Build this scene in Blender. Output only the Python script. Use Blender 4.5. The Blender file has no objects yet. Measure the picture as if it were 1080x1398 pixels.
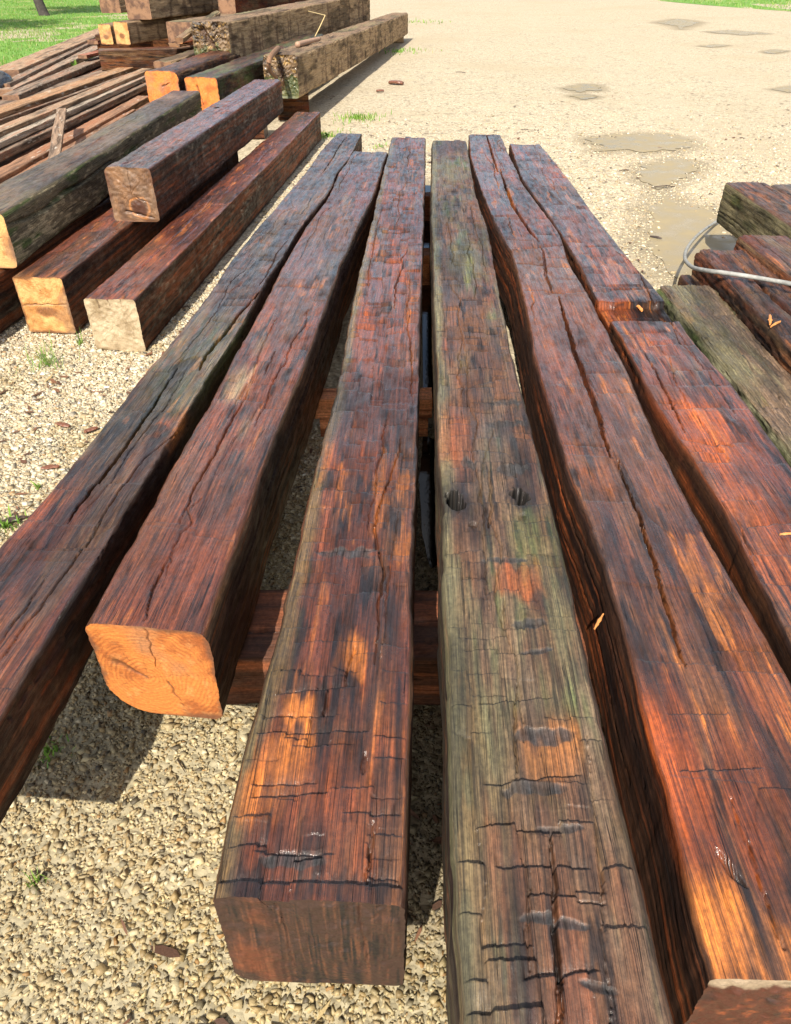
import bpy, math, random
import numpy as np
from mathutils import Vector, Matrix

S = bpy.context.scene
# ------------------------------------------------------------------ camera, sky, sun, exposure
PITCH = math.radians(36.9); CAMH = 1.68; FPX = 1010.0
cam = bpy.data.cameras.new('camera'); co = bpy.data.objects.new('camera', cam)
bpy.context.collection.objects.link(co); S.camera = co
cam.sensor_fit = 'VERTICAL'; cam.sensor_height = 36; cam.lens = FPX/1398*36
cam.clip_start = 0.02; cam.clip_end = 500
co.location = (0, 0, CAMH); co.rotation_euler = (math.pi/2-PITCH, 0, 0)

SUN_EL = math.radians(45); SUN_AZ = math.radians(180+16)      # azimuth from +Y, clockwise: behind the camera, a little left
W = bpy.data.worlds.new('World'); S.world = W; W.use_nodes = True
wn = W.node_tree; bg = wn.nodes['Background']
sky = wn.nodes.new('ShaderNodeTexSky'); sky.sky_type = 'NISHITA'; sky.sun_disc = False
sky.sun_elevation = SUN_EL; sky.sun_rotation = SUN_AZ; sky.air_density = 1.0; sky.dust_density = 2.0
tcw = wn.nodes.new('ShaderNodeTexCoord'); cl = wn.nodes.new('ShaderNodeTexNoise'); cl.inputs['Scale'].default_value = 2.3; cl.inputs['Detail'].default_value = 7; cl.inputs['Roughness'].default_value = .58
wn.links.new(tcw.outputs['Generated'], cl.inputs['Vector']); clr = wn.nodes.new('ShaderNodeMapRange'); wn.links.new(cl.outputs[0], clr.inputs[0])
clr.inputs[1].default_value = .50; clr.inputs[2].default_value = .64; cmx = wn.nodes.new('ShaderNodeMix'); cmx.data_type = 'RGBA'; wn.links.new(clr.outputs[0], cmx.inputs[0])
wn.links.new(sky.outputs[0], cmx.inputs[6]); cmx.inputs[7].default_value = (11.5, 10.7, 9.6, 1)      # bright broken cloud added to the unseen sky to lift reflections and fill
wn.links.new(cmx.outputs[2], bg.inputs[0]); bg.inputs[1].default_value = 0.10
sl = bpy.data.lights.new('sun', 'SUN'); sl.energy = 5.0; sl.angle = math.radians(0.53); sl.color = (1, .93, .82)
so = bpy.data.objects.new('sun', sl); bpy.context.collection.objects.link(so)
tosun = Vector((math.sin(SUN_AZ)*math.cos(SUN_EL), math.cos(SUN_AZ)*math.cos(SUN_EL), math.sin(SUN_EL)))
so.rotation_euler = (-tosun).to_track_quat('-Z', 'Y').to_euler(); so.location = (-3, -8, 12)
S.view_settings.view_transform = 'Standard'; S.view_settings.look = 'None'
S.view_settings.exposure = 0.70; S.view_settings.gamma = 1

# ------------------------------------------------------------------ helpers
rnd = random.Random(5)
C = bpy.context.collection
def ray(px, py):
    x = (px-540)/FPX; y = (699-py)/FPX
    return Vector((x, math.cos(PITCH)+y*math.sin(PITCH), -math.sin(PITCH)+y*math.cos(PITCH)))
def at(px, py, z=0.0):
    d = ray(px, py); t = (z-CAMH)/d.z
    return Vector((d.x*t, d.y*t, z))
def pix(p):
    v = Vector(p)-Vector((0, 0, CAMH)); f = Vector((0, math.cos(PITCH), -math.sin(PITCH))); u = Vector((0, math.sin(PITCH), math.cos(PITCH)))
    zc = v.dot(f); return 540+FPX*v.x/zc, 699-FPX*v.dot(u)/zc

def _h(ix, iy, s):
    n = (ix.astype(np.int64)*374761393 + iy.astype(np.int64)*668265263 + s*974634777) & 0xffffffff
    n = ((n ^ (n >> 13))*1274126177) & 0xffffffff
    n = (n ^ (n >> 16)) & 0xffffff
    return n/8388607.5-1.0
def vn(x, y, s=0):
    x = np.asarray(x, float); y = np.asarray(y, float)
    xi = np.floor(x); yi = np.floor(y); fx = x-xi; fy = y-yi
    fx = fx*fx*(3-2*fx); fy = fy*fy*(3-2*fy); xi = xi.astype(np.int64); yi = yi.astype(np.int64)
    a = _h(xi, yi, s); b = _h(xi+1, yi, s); c = _h(xi, yi+1, s); d = _h(xi+1, yi+1, s)
    return (a*(1-fx)+b*fx)*(1-fy)+(c*(1-fx)+d*fx)*fy
def fbm(x, y, o=4, s=0):
    r = 0; a = .5; t = 0
    for i in range(o):
        r = r+a*vn(x, y, s+i*17); t += a; x = x*2.03+11.3; y = y*2.01+5.7; a *= .5
    return r/t
def sst(a, b, x):
    t = np.clip((x-a)/(b-a), 0, 1); return t*t*(3-2*t)
def lerp(a, b, t): return a+(b-a)*t[..., None]

def tag(o, label=None, cat=None, group=None, kind=None):
    if label: o['label'] = label
    if cat: o['category'] = cat
    if group: o['group'] = group
    if kind: o['kind'] = kind
    return o
def empty(name, loc, label, cat, group=None):
    o = bpy.data.objects.new(name, None); C.objects.link(o); o.location = loc
    o.empty_display_size = .1
    return tag(o, label, cat, group)
def mesh_np(name, V, F, mat, parent=None, tint=None, uv=None, smooth=True):
    """V (n,3), F (m,k) same-size polygons"""
    me = bpy.data.meshes.new(name); F = np.asarray(F, dtype=np.int32); k = F.shape[1]; m = len(F)
    me.vertices.add(len(V)); me.vertices.foreach_set('co', np.asarray(V, np.float32).ravel())
    me.loops.add(m*k); me.loops.foreach_set('vertex_index', F.ravel())
    me.polygons.add(m); me.polygons.foreach_set('loop_start', np.arange(0, m*k, k, dtype=np.int32))
    me.polygons.foreach_set('loop_total', np.full(m, k, np.int32))
    if smooth: me.polygons.foreach_set('use_smooth', np.ones(m, bool))
    me.update(calc_edges=True)
    if tint is not None:
        a = me.attributes.new('tint', 'FLOAT_COLOR', 'POINT'); c = np.ones((len(V), 4), np.float32); c[:, :tint.shape[1]] = tint
        a.data.foreach_set('color', c.ravel())
    if uv is not None:
        a = me.attributes.new('grain', 'FLOAT_VECTOR', 'POINT'); c = np.zeros((len(V), 3), np.float32); c[:, :uv.shape[1]] = uv
        a.data.foreach_set('vector', c.ravel())
    me.materials.append(mat)
    o = bpy.data.objects.new(name, me); C.objects.link(o)
    if parent: o.parent = parent
    return o

# ------------------------------------------------------------------ materials
class N:
    def __init__(s, name):
        s.m = bpy.data.materials.new(name); s.m.use_nodes = True; s.t = s.m.node_tree
        s.b = s.t.nodes['Principled BSDF']
    def n(s, typ, **k):
        o = s.t.nodes.new(typ)
        for a, b in k.items(): setattr(o, a, b)
        return o
    def l(s, a, b): s.t.links.new(a, b)
    def noise(s, vec, scale, detail=4, rough=.6, dist=0):
        o = s.n('ShaderNodeTexNoise'); o.inputs['Scale'].default_value = scale; o.inputs['Detail'].default_value = detail
        o.inputs['Roughness'].default_value = rough; o.inputs['Distortion'].default_value = dist
        if vec is not None: s.l(vec, o.inputs['Vector'])
        return o.outputs[0]
    def vmul(s, vec, v):
        o = s.n('ShaderNodeVectorMath', operation='MULTIPLY'); s.l(vec, o.inputs[0]); o.inputs[1].default_value = v; return o.outputs[0]
    def mr(s, x, a, b, c, d):
        o = s.n('ShaderNodeMapRange'); s.l(x, o.inputs[0])
        for i, q in enumerate((a, b, c, d)): o.inputs[i+1].default_value = q
        return o.outputs[0]
    def math(s, op, a, b):
        o = s.n('ShaderNodeMath', operation=op)
        for i, q in enumerate((a, b)):
            if isinstance(q, (int, float)): o.inputs[i].default_value = q
            else: s.l(q, o.inputs[i])
        return o.outputs[0]
    def mix(s, f, a, b, typ='MIX'):
        o = s.n('ShaderNodeMix', data_type='RGBA', blend_type=typ)
        for i, q in ((0, f), (6, a), (7, b)):
            if isinstance(q, (int, float)): o.inputs[i].default_value = q
            elif isinstance(q, tuple): o.inputs[i].default_value = (*q, 1)
            else: s.l(q, o.inputs[i])
        return o.outputs[2]
    def bump(s, h, strength, dist, prev=None):
        o = s.n('ShaderNodeBump'); o.inputs['Strength'].default_value = strength; o.inputs['Distance'].default_value = dist
        s.l(h, o.inputs['Height'])
        if prev: s.l(prev, o.inputs['Normal'])
        return o.outputs[0]
    def attr(s, name, out):
        o = s.n('ShaderNodeAttribute'); o.attribute_name = name; return o.outputs[out]

def wood_mat(name, rough=(.28, .6), coat=.35, bump=.0011, contrast=.75, spec=.5, fine=1.0, checks=1.0):
    m = N(name); tint = m.attr('tint', 0); wet = m.attr('tint', 3); g = m.attr('grain', 1)
    n1 = m.noise(m.vmul(g, (640*fine, 8, 60)), 1, 3, .65, .05)      # fine fibres
    n2 = m.noise(m.vmul(g, (210*fine, 2.6, 30)), 1, 4, .65, .06)     # growth rings
    n3 = m.noise(m.vmul(g, (110, 70, 70)), 1, 6, .75)                # grime and pits
    k = m.math('ADD', m.math('MULTIPLY', n1, .5), m.math('MULTIPLY', n2, .5))
    f = m.mr(k, .38, .62, 1-contrast*.8, 1+contrast*.85)
    f3 = m.mr(n3, .35, .68, .6, 1.4)
    # hairline drying checks along the grain
    ck = m.noise(m.vmul(g, (75*fine, 1.2, 20)), 1, 2, .5, .08); ckm = m.noise(m.vmul(g, (18, 5, 20)), 1, 3, .6)
    d = m.math('ABSOLUTE', m.math('SUBTRACT', ck, .5), 0); line = m.math('MULTIPLY', m.mr(d, .0, .010, 1, 0), m.mr(ckm, .46, .56, 0, checks))
    f = m.math('MULTIPLY', m.math('MULTIPLY', f, f3), m.mr(line, 0, 1, 1, .22))
    comb = m.n('ShaderNodeCombineXYZ'); [m.l(f, comb.inputs[i]) for i in range(3)]
    c = m.mix(1.0, tint, comb.outputs[0], 'MULTIPLY')
    m.l(c, m.b.inputs['Base Color'])
    r = m.noise(m.vmul(g, (34, 12, 20)), 1, 5, .7); r = m.math('ADD', m.math('MULTIPLY', r, .88), m.math('MULTIPLY', m.math('SUBTRACT', 1.0, wet), .12))
    m.l(m.mr(r, .32, .80, rough[0], rough[1]+.15), m.b.inputs['Roughness'])
    m.l(m.mr(r, .42, .72, coat*1.9, 0), m.b.inputs['Coat Weight']); m.b.inputs['Coat Roughness'].default_value = .13
    m.l(m.mr(r, .55, .90, spec, spec*.25), m.b.inputs['Specular IOR Level'])
    b1 = m.bump(k, 1.0, bump); b2 = m.bump(n3, .8, bump*.9, b1); b3 = m.bump(line, 1, -.002, b2); m.l(b3, m.b.inputs['Normal'])
    m.l(b3, m.b.inputs['Coat Normal'])
    return m.m
WET = wood_mat('wet_hewn_wood', (.20, .55), .60, .0021, .95)
DAMP = wood_mat('damp_weathered_wood', (.34, .72), .25, .0024, .85)
DRY = wood_mat('dry_weathered_board', (.6, .85), .0, .0016, .5, .35)
BEARER = wood_mat('sawn_red_bearer_wood', (.5, .7), .1, .0014, .55)

def end_mat(name, rough, coat):
    m = N(name); tint = m.attr('tint', 0); g = m.attr('grain', 1)
    n = m.noise(m.vmul(g, (160, 160, 160)), 1, 6, .75); s = m.noise(m.vmul(g, (40, 420, 10)), 1, 3, .6, .3)
    k = m.math('ADD', m.math('MULTIPLY', n, .6), m.math('MULTIPLY', s, .4)); f = m.mr(k, .36, .64, .68, 1.28)
    comb = m.n('ShaderNodeCombineXYZ'); [m.l(f, comb.inputs[i]) for i in range(3)]
    m.l(m.mix(1.0, tint, comb.outputs[0], 'MULTIPLY'), m.b.inputs['Base Color'])
    m.b.inputs['Roughness'].default_value = rough; m.b.inputs['Coat Weight'].default_value = coat
    m.l(m.bump(k, 1, .0016), m.b.inputs['Normal']); return m.m
ENDM = end_mat('sawn_end_grain', .55, .1)

def simple(name, col, rough=.5, coat=0, bscale=80, bdist=.001, var=.25, metal=0):
    m = N(name); tc = m.n('ShaderNodeTexCoord').outputs['Object']; n = m.noise(tc, bscale, 5, .65)
    a = tuple(c*(1-var) for c in col); b = tuple(min(1, c*(1+var)) for c in col)
    m.l(m.mix(m.mr(n, .3, .7, 0, 1), a, b), m.b.inputs['Base Color'])
    m.b.inputs['Roughness'].default_value = rough; m.b.inputs['Coat Weight'].default_value = coat; m.b.inputs['Metallic'].default_value = metal
    m.l(m.bump(n, 1, bdist), m.b.inputs['Normal']); return m.m

# ------------------------------------------------------------------ ground
def ground_mat():
    m = N('crushed_gravel_ground'); P = m.n('ShaderNodeNewGeometry').outputs['Position']
    big = m.noise(P, .35, 5, .6); mid = m.noise(P, 3.0, 5, .65); fine = m.noise(P, 38, 5, .7)
    v1 = m.n('ShaderNodeTexVoronoi'); v1.inputs['Scale'].default_value = 46; m.l(P, v1.inputs['Vector'])
    v2 = m.n('ShaderNodeTexVoronoi'); v2.inputs['Scale'].default_value = 20; m.l(P, v2.inputs['Vector'])
    sep = m.n('ShaderNodeSeparateColor'); m.l(v1.outputs['Color'], sep.inputs[0])
    sep2 = m.n('ShaderNodeSeparateColor'); m.l(v2.outputs['Color'], sep2.inputs[0])
    c = m.mix(sep.outputs[0], (.37, .305, .205), (.60, .52, .37))
    c = m.mix(m.mr(sep2.outputs[1], .84, .92, 0, .8), c, (.25, .21, .15))
    c = m.mix(m.mr(v1.outputs['Distance'], .4, .9, 0, .75), c, (.22, .18, .12))
    c = m.mix(m.mr(mid, .5, .75, 0, .6), c, (.46, .37, .225))
    c = m.mix(m.mr(big, .50, .64, 0, .6), c, (.38, .31, .20))
    c = m.mix(m.mr(fine, .58, .75, 0, .4), c, (.34, .28, .18))
    # damp, mossy earth close to the beams
    sx = m.n('ShaderNodeSeparateXYZ'); m.l(P, sx.inputs[0])
    dy = m.mr(m.math('ADD', sx.outputs[1], m.math('MULTIPLY', mid, 1.0)), 1.9, 3.2, 1, 0)
    c = m.mix(m.math('MULTIPLY', dy, .75), c, (.30, .26, .155))
    at_ = m.attr('tint', 0); sp = m.n('ShaderNodeSeparateColor'); m.l(at_, sp.inputs[0])
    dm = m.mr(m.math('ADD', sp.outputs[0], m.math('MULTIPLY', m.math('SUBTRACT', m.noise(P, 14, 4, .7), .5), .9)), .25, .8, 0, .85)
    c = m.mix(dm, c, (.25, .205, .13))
    c = m.mix(m.math('MULTIPLY', sp.outputs[1], m.mr(mid, .35, .65, .1, .55)), c, (.42, .355, .25))
    m.l(c, m.b.inputs['Base Color']); m.b.inputs['Roughness'].default_value = .85
    h = m.math('SUBTRACT', m.math('MULTIPLY', fine, .4), v1.outputs['Distance'])
    b = m.bump(h, .9, .008); b = m.bump(mid, .8, .03, b); m.l(b, m.b.inputs['Normal'])
    return m.m
GM = ground_mat()
xs = np.concatenate([np.linspace(-160, -12, 18), np.linspace(-11, 17, 340), np.linspace(18, 160, 18)])
ys = np.concatenate([np.linspace(-60, -2, 10), np.linspace(-1.9, 16, 220), np.linspace(16.2, 34, 110), np.linspace(35, 260, 40)])
GX, GY = np.meshgrid(xs, ys)
WETC = []
def gz(x, y):
    x = np.asarray(x, float); y = np.asarray(y, float)
    w = sst(.5, 3, np.hypot(x-.2, y-3.2)-2.5)
    return w*(fbm(x*.35, y*.35, 3, 40)*.02+fbm(x*1.7, y*1.7, 3, 41)*.008)
GZ = gz(GX, GY)
def gridF(nr, nc):
    i = np.arange(nr-1)[:, None]*nc+np.arange(nc-1)[None]; i = i.ravel()
    return np.stack([i, i+1, i+nc+1, i+nc], 1)
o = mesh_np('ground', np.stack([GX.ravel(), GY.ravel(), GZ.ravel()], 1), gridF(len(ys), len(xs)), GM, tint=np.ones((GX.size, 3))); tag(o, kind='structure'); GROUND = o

def poly_sheet(name, pts, z, mat, wob=.0, seed=1, n=160, dz=True, **k):
    """flat patch with an irregular outline lying on the ground"""
    pts = np.array(pts, float); q = np.vstack([pts, pts[:1]]); d = np.concatenate([[0], np.cumsum(np.hypot(*np.diff(q, axis=0).T))])
    t = np.linspace(0, d[-1], n, endpoint=False); x = np.interp(t, d, q[:, 0]); y = np.interp(t, d, q[:, 1])
    if wob:
        cx, cy = x.mean(), y.mean(); f = 1+wob*fbm(np.cos(t/d[-1]*6.283)*3+seed, np.sin(t/d[-1]*6.283)*3, 2, seed)*2
        x = cx+(x-cx)*f; y = cy+(y-cy)*f
    cx, cy = x.mean(), y.mean(); R = 8; V = []; F = []
    for r in range(1, R+1):
        for a, b in zip(x, y): V.append((cx+(a-cx)*r/R, cy+(b-cy)*r/R))
    V = np.array(V); Z = (gz(V[:, 0], V[:, 1]) if dz else 0)+z
    V = np.vstack([np.column_stack([V, Z*np.ones(len(V))]), [[cx, cy, (float(gz(cx, cy)) if dz else 0)+z]]])
    for r in range(R-1):
        for i in range(n):
            j = (i+1) % n; F.append((r*n+i, (r+1)*n+i, (r+1)*n+j, r*n+j))
    c = len(V)-1
    for i in range(n): F.append((c, i, (i+1) % n, (i+1) % n))
    F = [f for f in F]
    me = bpy.data.meshes.new(name); me.from_pydata([tuple(v) for v in V], [], [tuple(dict.fromkeys(f)) for f in F]); me.materials.append(mat)
    for p in me.polygons: p.use_smooth = True
    o = bpy.data.objects.new(name, me); C.objects.link(o); tag(o, **k)
    return o, np.column_stack([x, y])

def grass_ground_mat():
    m = N('lawn_turf'); P = m.n('ShaderNodeNewGeometry').outputs['Position']
    a = m.noise(P, .5, 5, .6); b = m.noise(P, 9, 4, .7)
    c = m.mix(m.mr(b, .35, .65, 0, 1), (.085, .20, .025), (.17, .33, .05))
    c = m.mix(m.mr(a, .56, .66, 0, .9), c, (.42, .36, .17))
    m.l(c, m.b.inputs['Base Color']); m.b.inputs['Roughness'].default_value = .8
    m.l(m.bump(b, 1, .03), m.b.inputs['Normal']); return m.m
TURF = grass_ground_mat()
LAWN_L = [(-70, 2), (-8.4, 8), (-7.2, 12), (-6.4, 16), (-5.8, 20), (-5.6, 24), (-5.6, 29), (-3.6, 35), (-2.2, 42), (-1.5, 60), (-1, 200), (-150, 200), (-150, 2)]
LAWN_R = [(9.5, 60), (11.5, 46), (13.5, 38), (16, 32), (21, 28), (34, 24), (150, 20), (150, 200), (9, 200)]
poly_sheet('lawn', LAWN_L, .006, TURF, n=260, kind='structure')
poly_sheet('lawn', LAWN_R, .006, TURF, n=260, kind='structure')

# puddles
def water_mat(name, col, rough=.04, mud=.0):
    m = N(name); P = m.n('ShaderNodeNewGeometry').outputs['Position']; n = m.noise(P, 5, 4, .6); n2 = m.noise(P, 60, 3, .6)
    m.l(m.mix(m.mr(n, .35, .65, 0, 1), tuple(c*.8 for c in col), col), m.b.inputs['Base Color'])
    m.l(m.mr(n, .35, .7, rough, rough+mud), m.b.inputs['Roughness'])
    m.b.inputs['IOR'].default_value = 1.33; m.b.inputs['Specular IOR Level'].default_value = .35 if mud > .1 else .5; m.l(m.bump(n2, .15, .002), m.b.inputs['Normal']); return m.m
MUD = water_mat('muddy_puddle_water', (.31, .25, .145), .20, .45)
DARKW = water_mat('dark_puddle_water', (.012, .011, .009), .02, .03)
PUD = []
def puddle(pp, wob, seed, mat=MUD, z=.0055):
    w = [at(x, y, 0)[:2] for x, y in pp]
    o, q = poly_sheet('puddle', w, z, mat, wob, seed, 200, kind='structure'); PUD.append(q)
puddle([(808, 190), (850, 184), (900, 182), (940, 192), (935, 205), (880, 208), (820, 206)], .16, 3)
puddle([(870, 225), (910, 218), (955, 228), (948, 243), (905, 256), (880, 246)], .22, 4)
puddle([(905, 262), (890, 290), (880, 320), (890, 350), (925, 372), (985, 378), (1010, 350), (1000, 310), (965, 290), (935, 285)], .14, 5)
puddle([(772, 121), (800, 114), (826, 119), (812, 125), (785, 126)], .2, 6)
puddle([(778, 132), (800, 129), (818, 134), (798, 137)], .2, 7)
puddle([(903, 31), (925, 26), (955, 31), (930, 38)], .15, 8)
puddle([(960, 43), (1000, 41), (1050, 46), (1010, 48)], .15, 9)
puddle([(955, 63), (978, 61), (995, 62), (975, 65)], .15, 10)
puddle([(1040, 71), (1060, 68), (1080, 70), (1055, 74)], .15, 11)
puddle([(1055, 122), (1080, 118), (1100, 122), (1075, 126)], .15, 12)
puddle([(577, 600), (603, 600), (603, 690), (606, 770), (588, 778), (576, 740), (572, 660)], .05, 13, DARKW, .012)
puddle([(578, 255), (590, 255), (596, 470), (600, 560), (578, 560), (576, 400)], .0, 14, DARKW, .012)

def dist_poly(x, y, P):
    d = np.full(x.shape, 1e9)
    for i in range(0, len(P), 4):
        d = np.minimum(d, np.hypot(x-P[i][0], y-P[i][1]))
    return d
def inpoly(x, y, P):
    r = np.zeros(len(x), bool); n = len(P)
    for i in range(n):
        x1, y1 = P[i]; x2, y2 = P[(i+1) % n]
        c = ((y1 > y) != (y2 > y)); xx = x1+(y-y1)*(x2-x1)/((y2-y1) if y2 != y1 else 1e-9)
        r ^= c & (x < xx)
    return r

gx, gy = GX.ravel(), GY.ravel(); dmp = np.zeros(gx.size)
for q in PUD:
    cq = q.mean(0); R0 = np.hypot(*(q-cq).T).max(); near = np.hypot(gx-cq[0], gy-cq[1]) < R0+1.2; xx, yy = gx[near], gy[near]
    if not len(xx): continue
    d = dist_poly(xx, yy, q); d = np.where(inpoly(xx, yy, q), 0, d); dmp[near] = np.maximum(dmp[near], np.exp(-(d/(.10+.12*R0))**2)*.9)
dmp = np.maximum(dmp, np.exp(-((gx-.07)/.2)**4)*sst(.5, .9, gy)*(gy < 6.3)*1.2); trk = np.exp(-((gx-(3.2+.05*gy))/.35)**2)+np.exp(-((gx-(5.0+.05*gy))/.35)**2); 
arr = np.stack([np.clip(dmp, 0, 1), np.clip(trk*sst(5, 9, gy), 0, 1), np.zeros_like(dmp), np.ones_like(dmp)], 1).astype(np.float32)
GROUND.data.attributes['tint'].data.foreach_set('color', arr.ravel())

# ------------------------------------------------------------------ timbers
def srgb(*c):
    c = np.array(c, float)/255; return np.where(c <= .04045, c/12.92, ((c+.055)/1.055)**2.4)
PAL = dict(black=np.array([.009, .006, .006]), dark=np.array([.026, .011, .008]), red=np.array([.112, .030, .014]), brown=np.array([.105, .045, .021]),
           rust=np.array([.25, .062, .018]), orange=np.array([.50, .17, .032]), grey=np.array([.13, .092, .058]), olive=np.array([.105, .095, .048]),
           moss=np.array([.070, .095, .030]), slate=np.array([.036, .036, .037]), pale=np.array([.48, .40, .29]))

def hew(u, v, Wd, L, seed, lane_w, row_len, amp):
    R = np.random.RandomState(seed); nl = max(1, int(round(Wd/lane_w)))
    lane = np.zeros(u.shape, int); lg = np.full(u.shape, 1.0)
    for k in range(1, nl):
        b = k*Wd/nl+R.uniform(-.2, .2)*lane_w+lane_w*.5*fbm(v*1.3, v*0+k, 2, seed+k)+.12*lane_w*vn(v*9, v*0, seed+90+k)
        lane += (u > b); lg = np.minimum(lg, np.abs(u-b))
    G = np.cumsum(R.uniform(.45, 1.6, 400)*row_len); h = np.zeros(u.shape); cr = np.zeros(u.shape); gr = np.zeros(u.shape)
    for k in range(nl):
        rows = G[R.rand(400) < R.uniform(.35, .6)]+R.uniform(-.35, .35, 400)[:(len(G))][:1]*row_len*.3
        rows = np.sort(np.concatenate([[-1], rows, R.uniform(0, L, int(L/row_len*.35)), [1e3]]))
        s = lane == k
        vv = v[s]+R.uniform(-.12, .12)*u[s]+.0035*vn(u[s]*22, v[s]*3, seed+k)+.002*vn(u[s]*150, v[s]*60, seed+7)
        j = np.searchsorted(rows, vv); lo = rows[j-1]; hi = rows[np.minimum(j, len(rows)-1)]
        ln = np.minimum(hi-lo, .5); f = np.clip((vv-lo)/ln, 0, 1)
        rr = R.rand(len(rows)+1); aa = R.uniform(-.15, 1.5, len(rows)+1); tw = R.uniform(-1, 1, len(rows)+1); off = R.uniform(-.5, .5, len(rows)+1)
        h[s] = amp*np.clip(ln/.05, .1, 1)*(aa[j]*(f-.5)+off[j]*.7+tw[j]*.5*np.sin((u[s]*nl/Wd-k)*2))
        cr[s] = rr[j]
        d = np.minimum(vv-lo, hi-vv); on = R.rand(len(rows)+1)[np.where(vv-lo < hi-vv, j-1, j)]
        dd = np.where((hi < 900), hi-vv, 9) if False else vv-lo; on = R.rand(len(rows)+1)[j]
        gr[s] = np.exp(-np.abs(dd)/.012)*(on > .35)*np.clip(on+.2, 0, 1)
    lgm = np.exp(-(lg/.0018)**2)*sst(.0, .4, vn(v*4, u*3, seed+5))
    return h, cr, gr, lgm

def seg_dist(u, v, a, b):
    d = (b[0]-a[0], b[1]-a[1]); L2 = d[0]**2+d[1]**2+1e-12
    t = np.clip(((u-a[0])*d[0]+(v-a[1])*d[1])/L2, 0, 1)
    return np.hypot(u-a[0]-t*d[0], v-a[1]-t*d[1]), t

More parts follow.
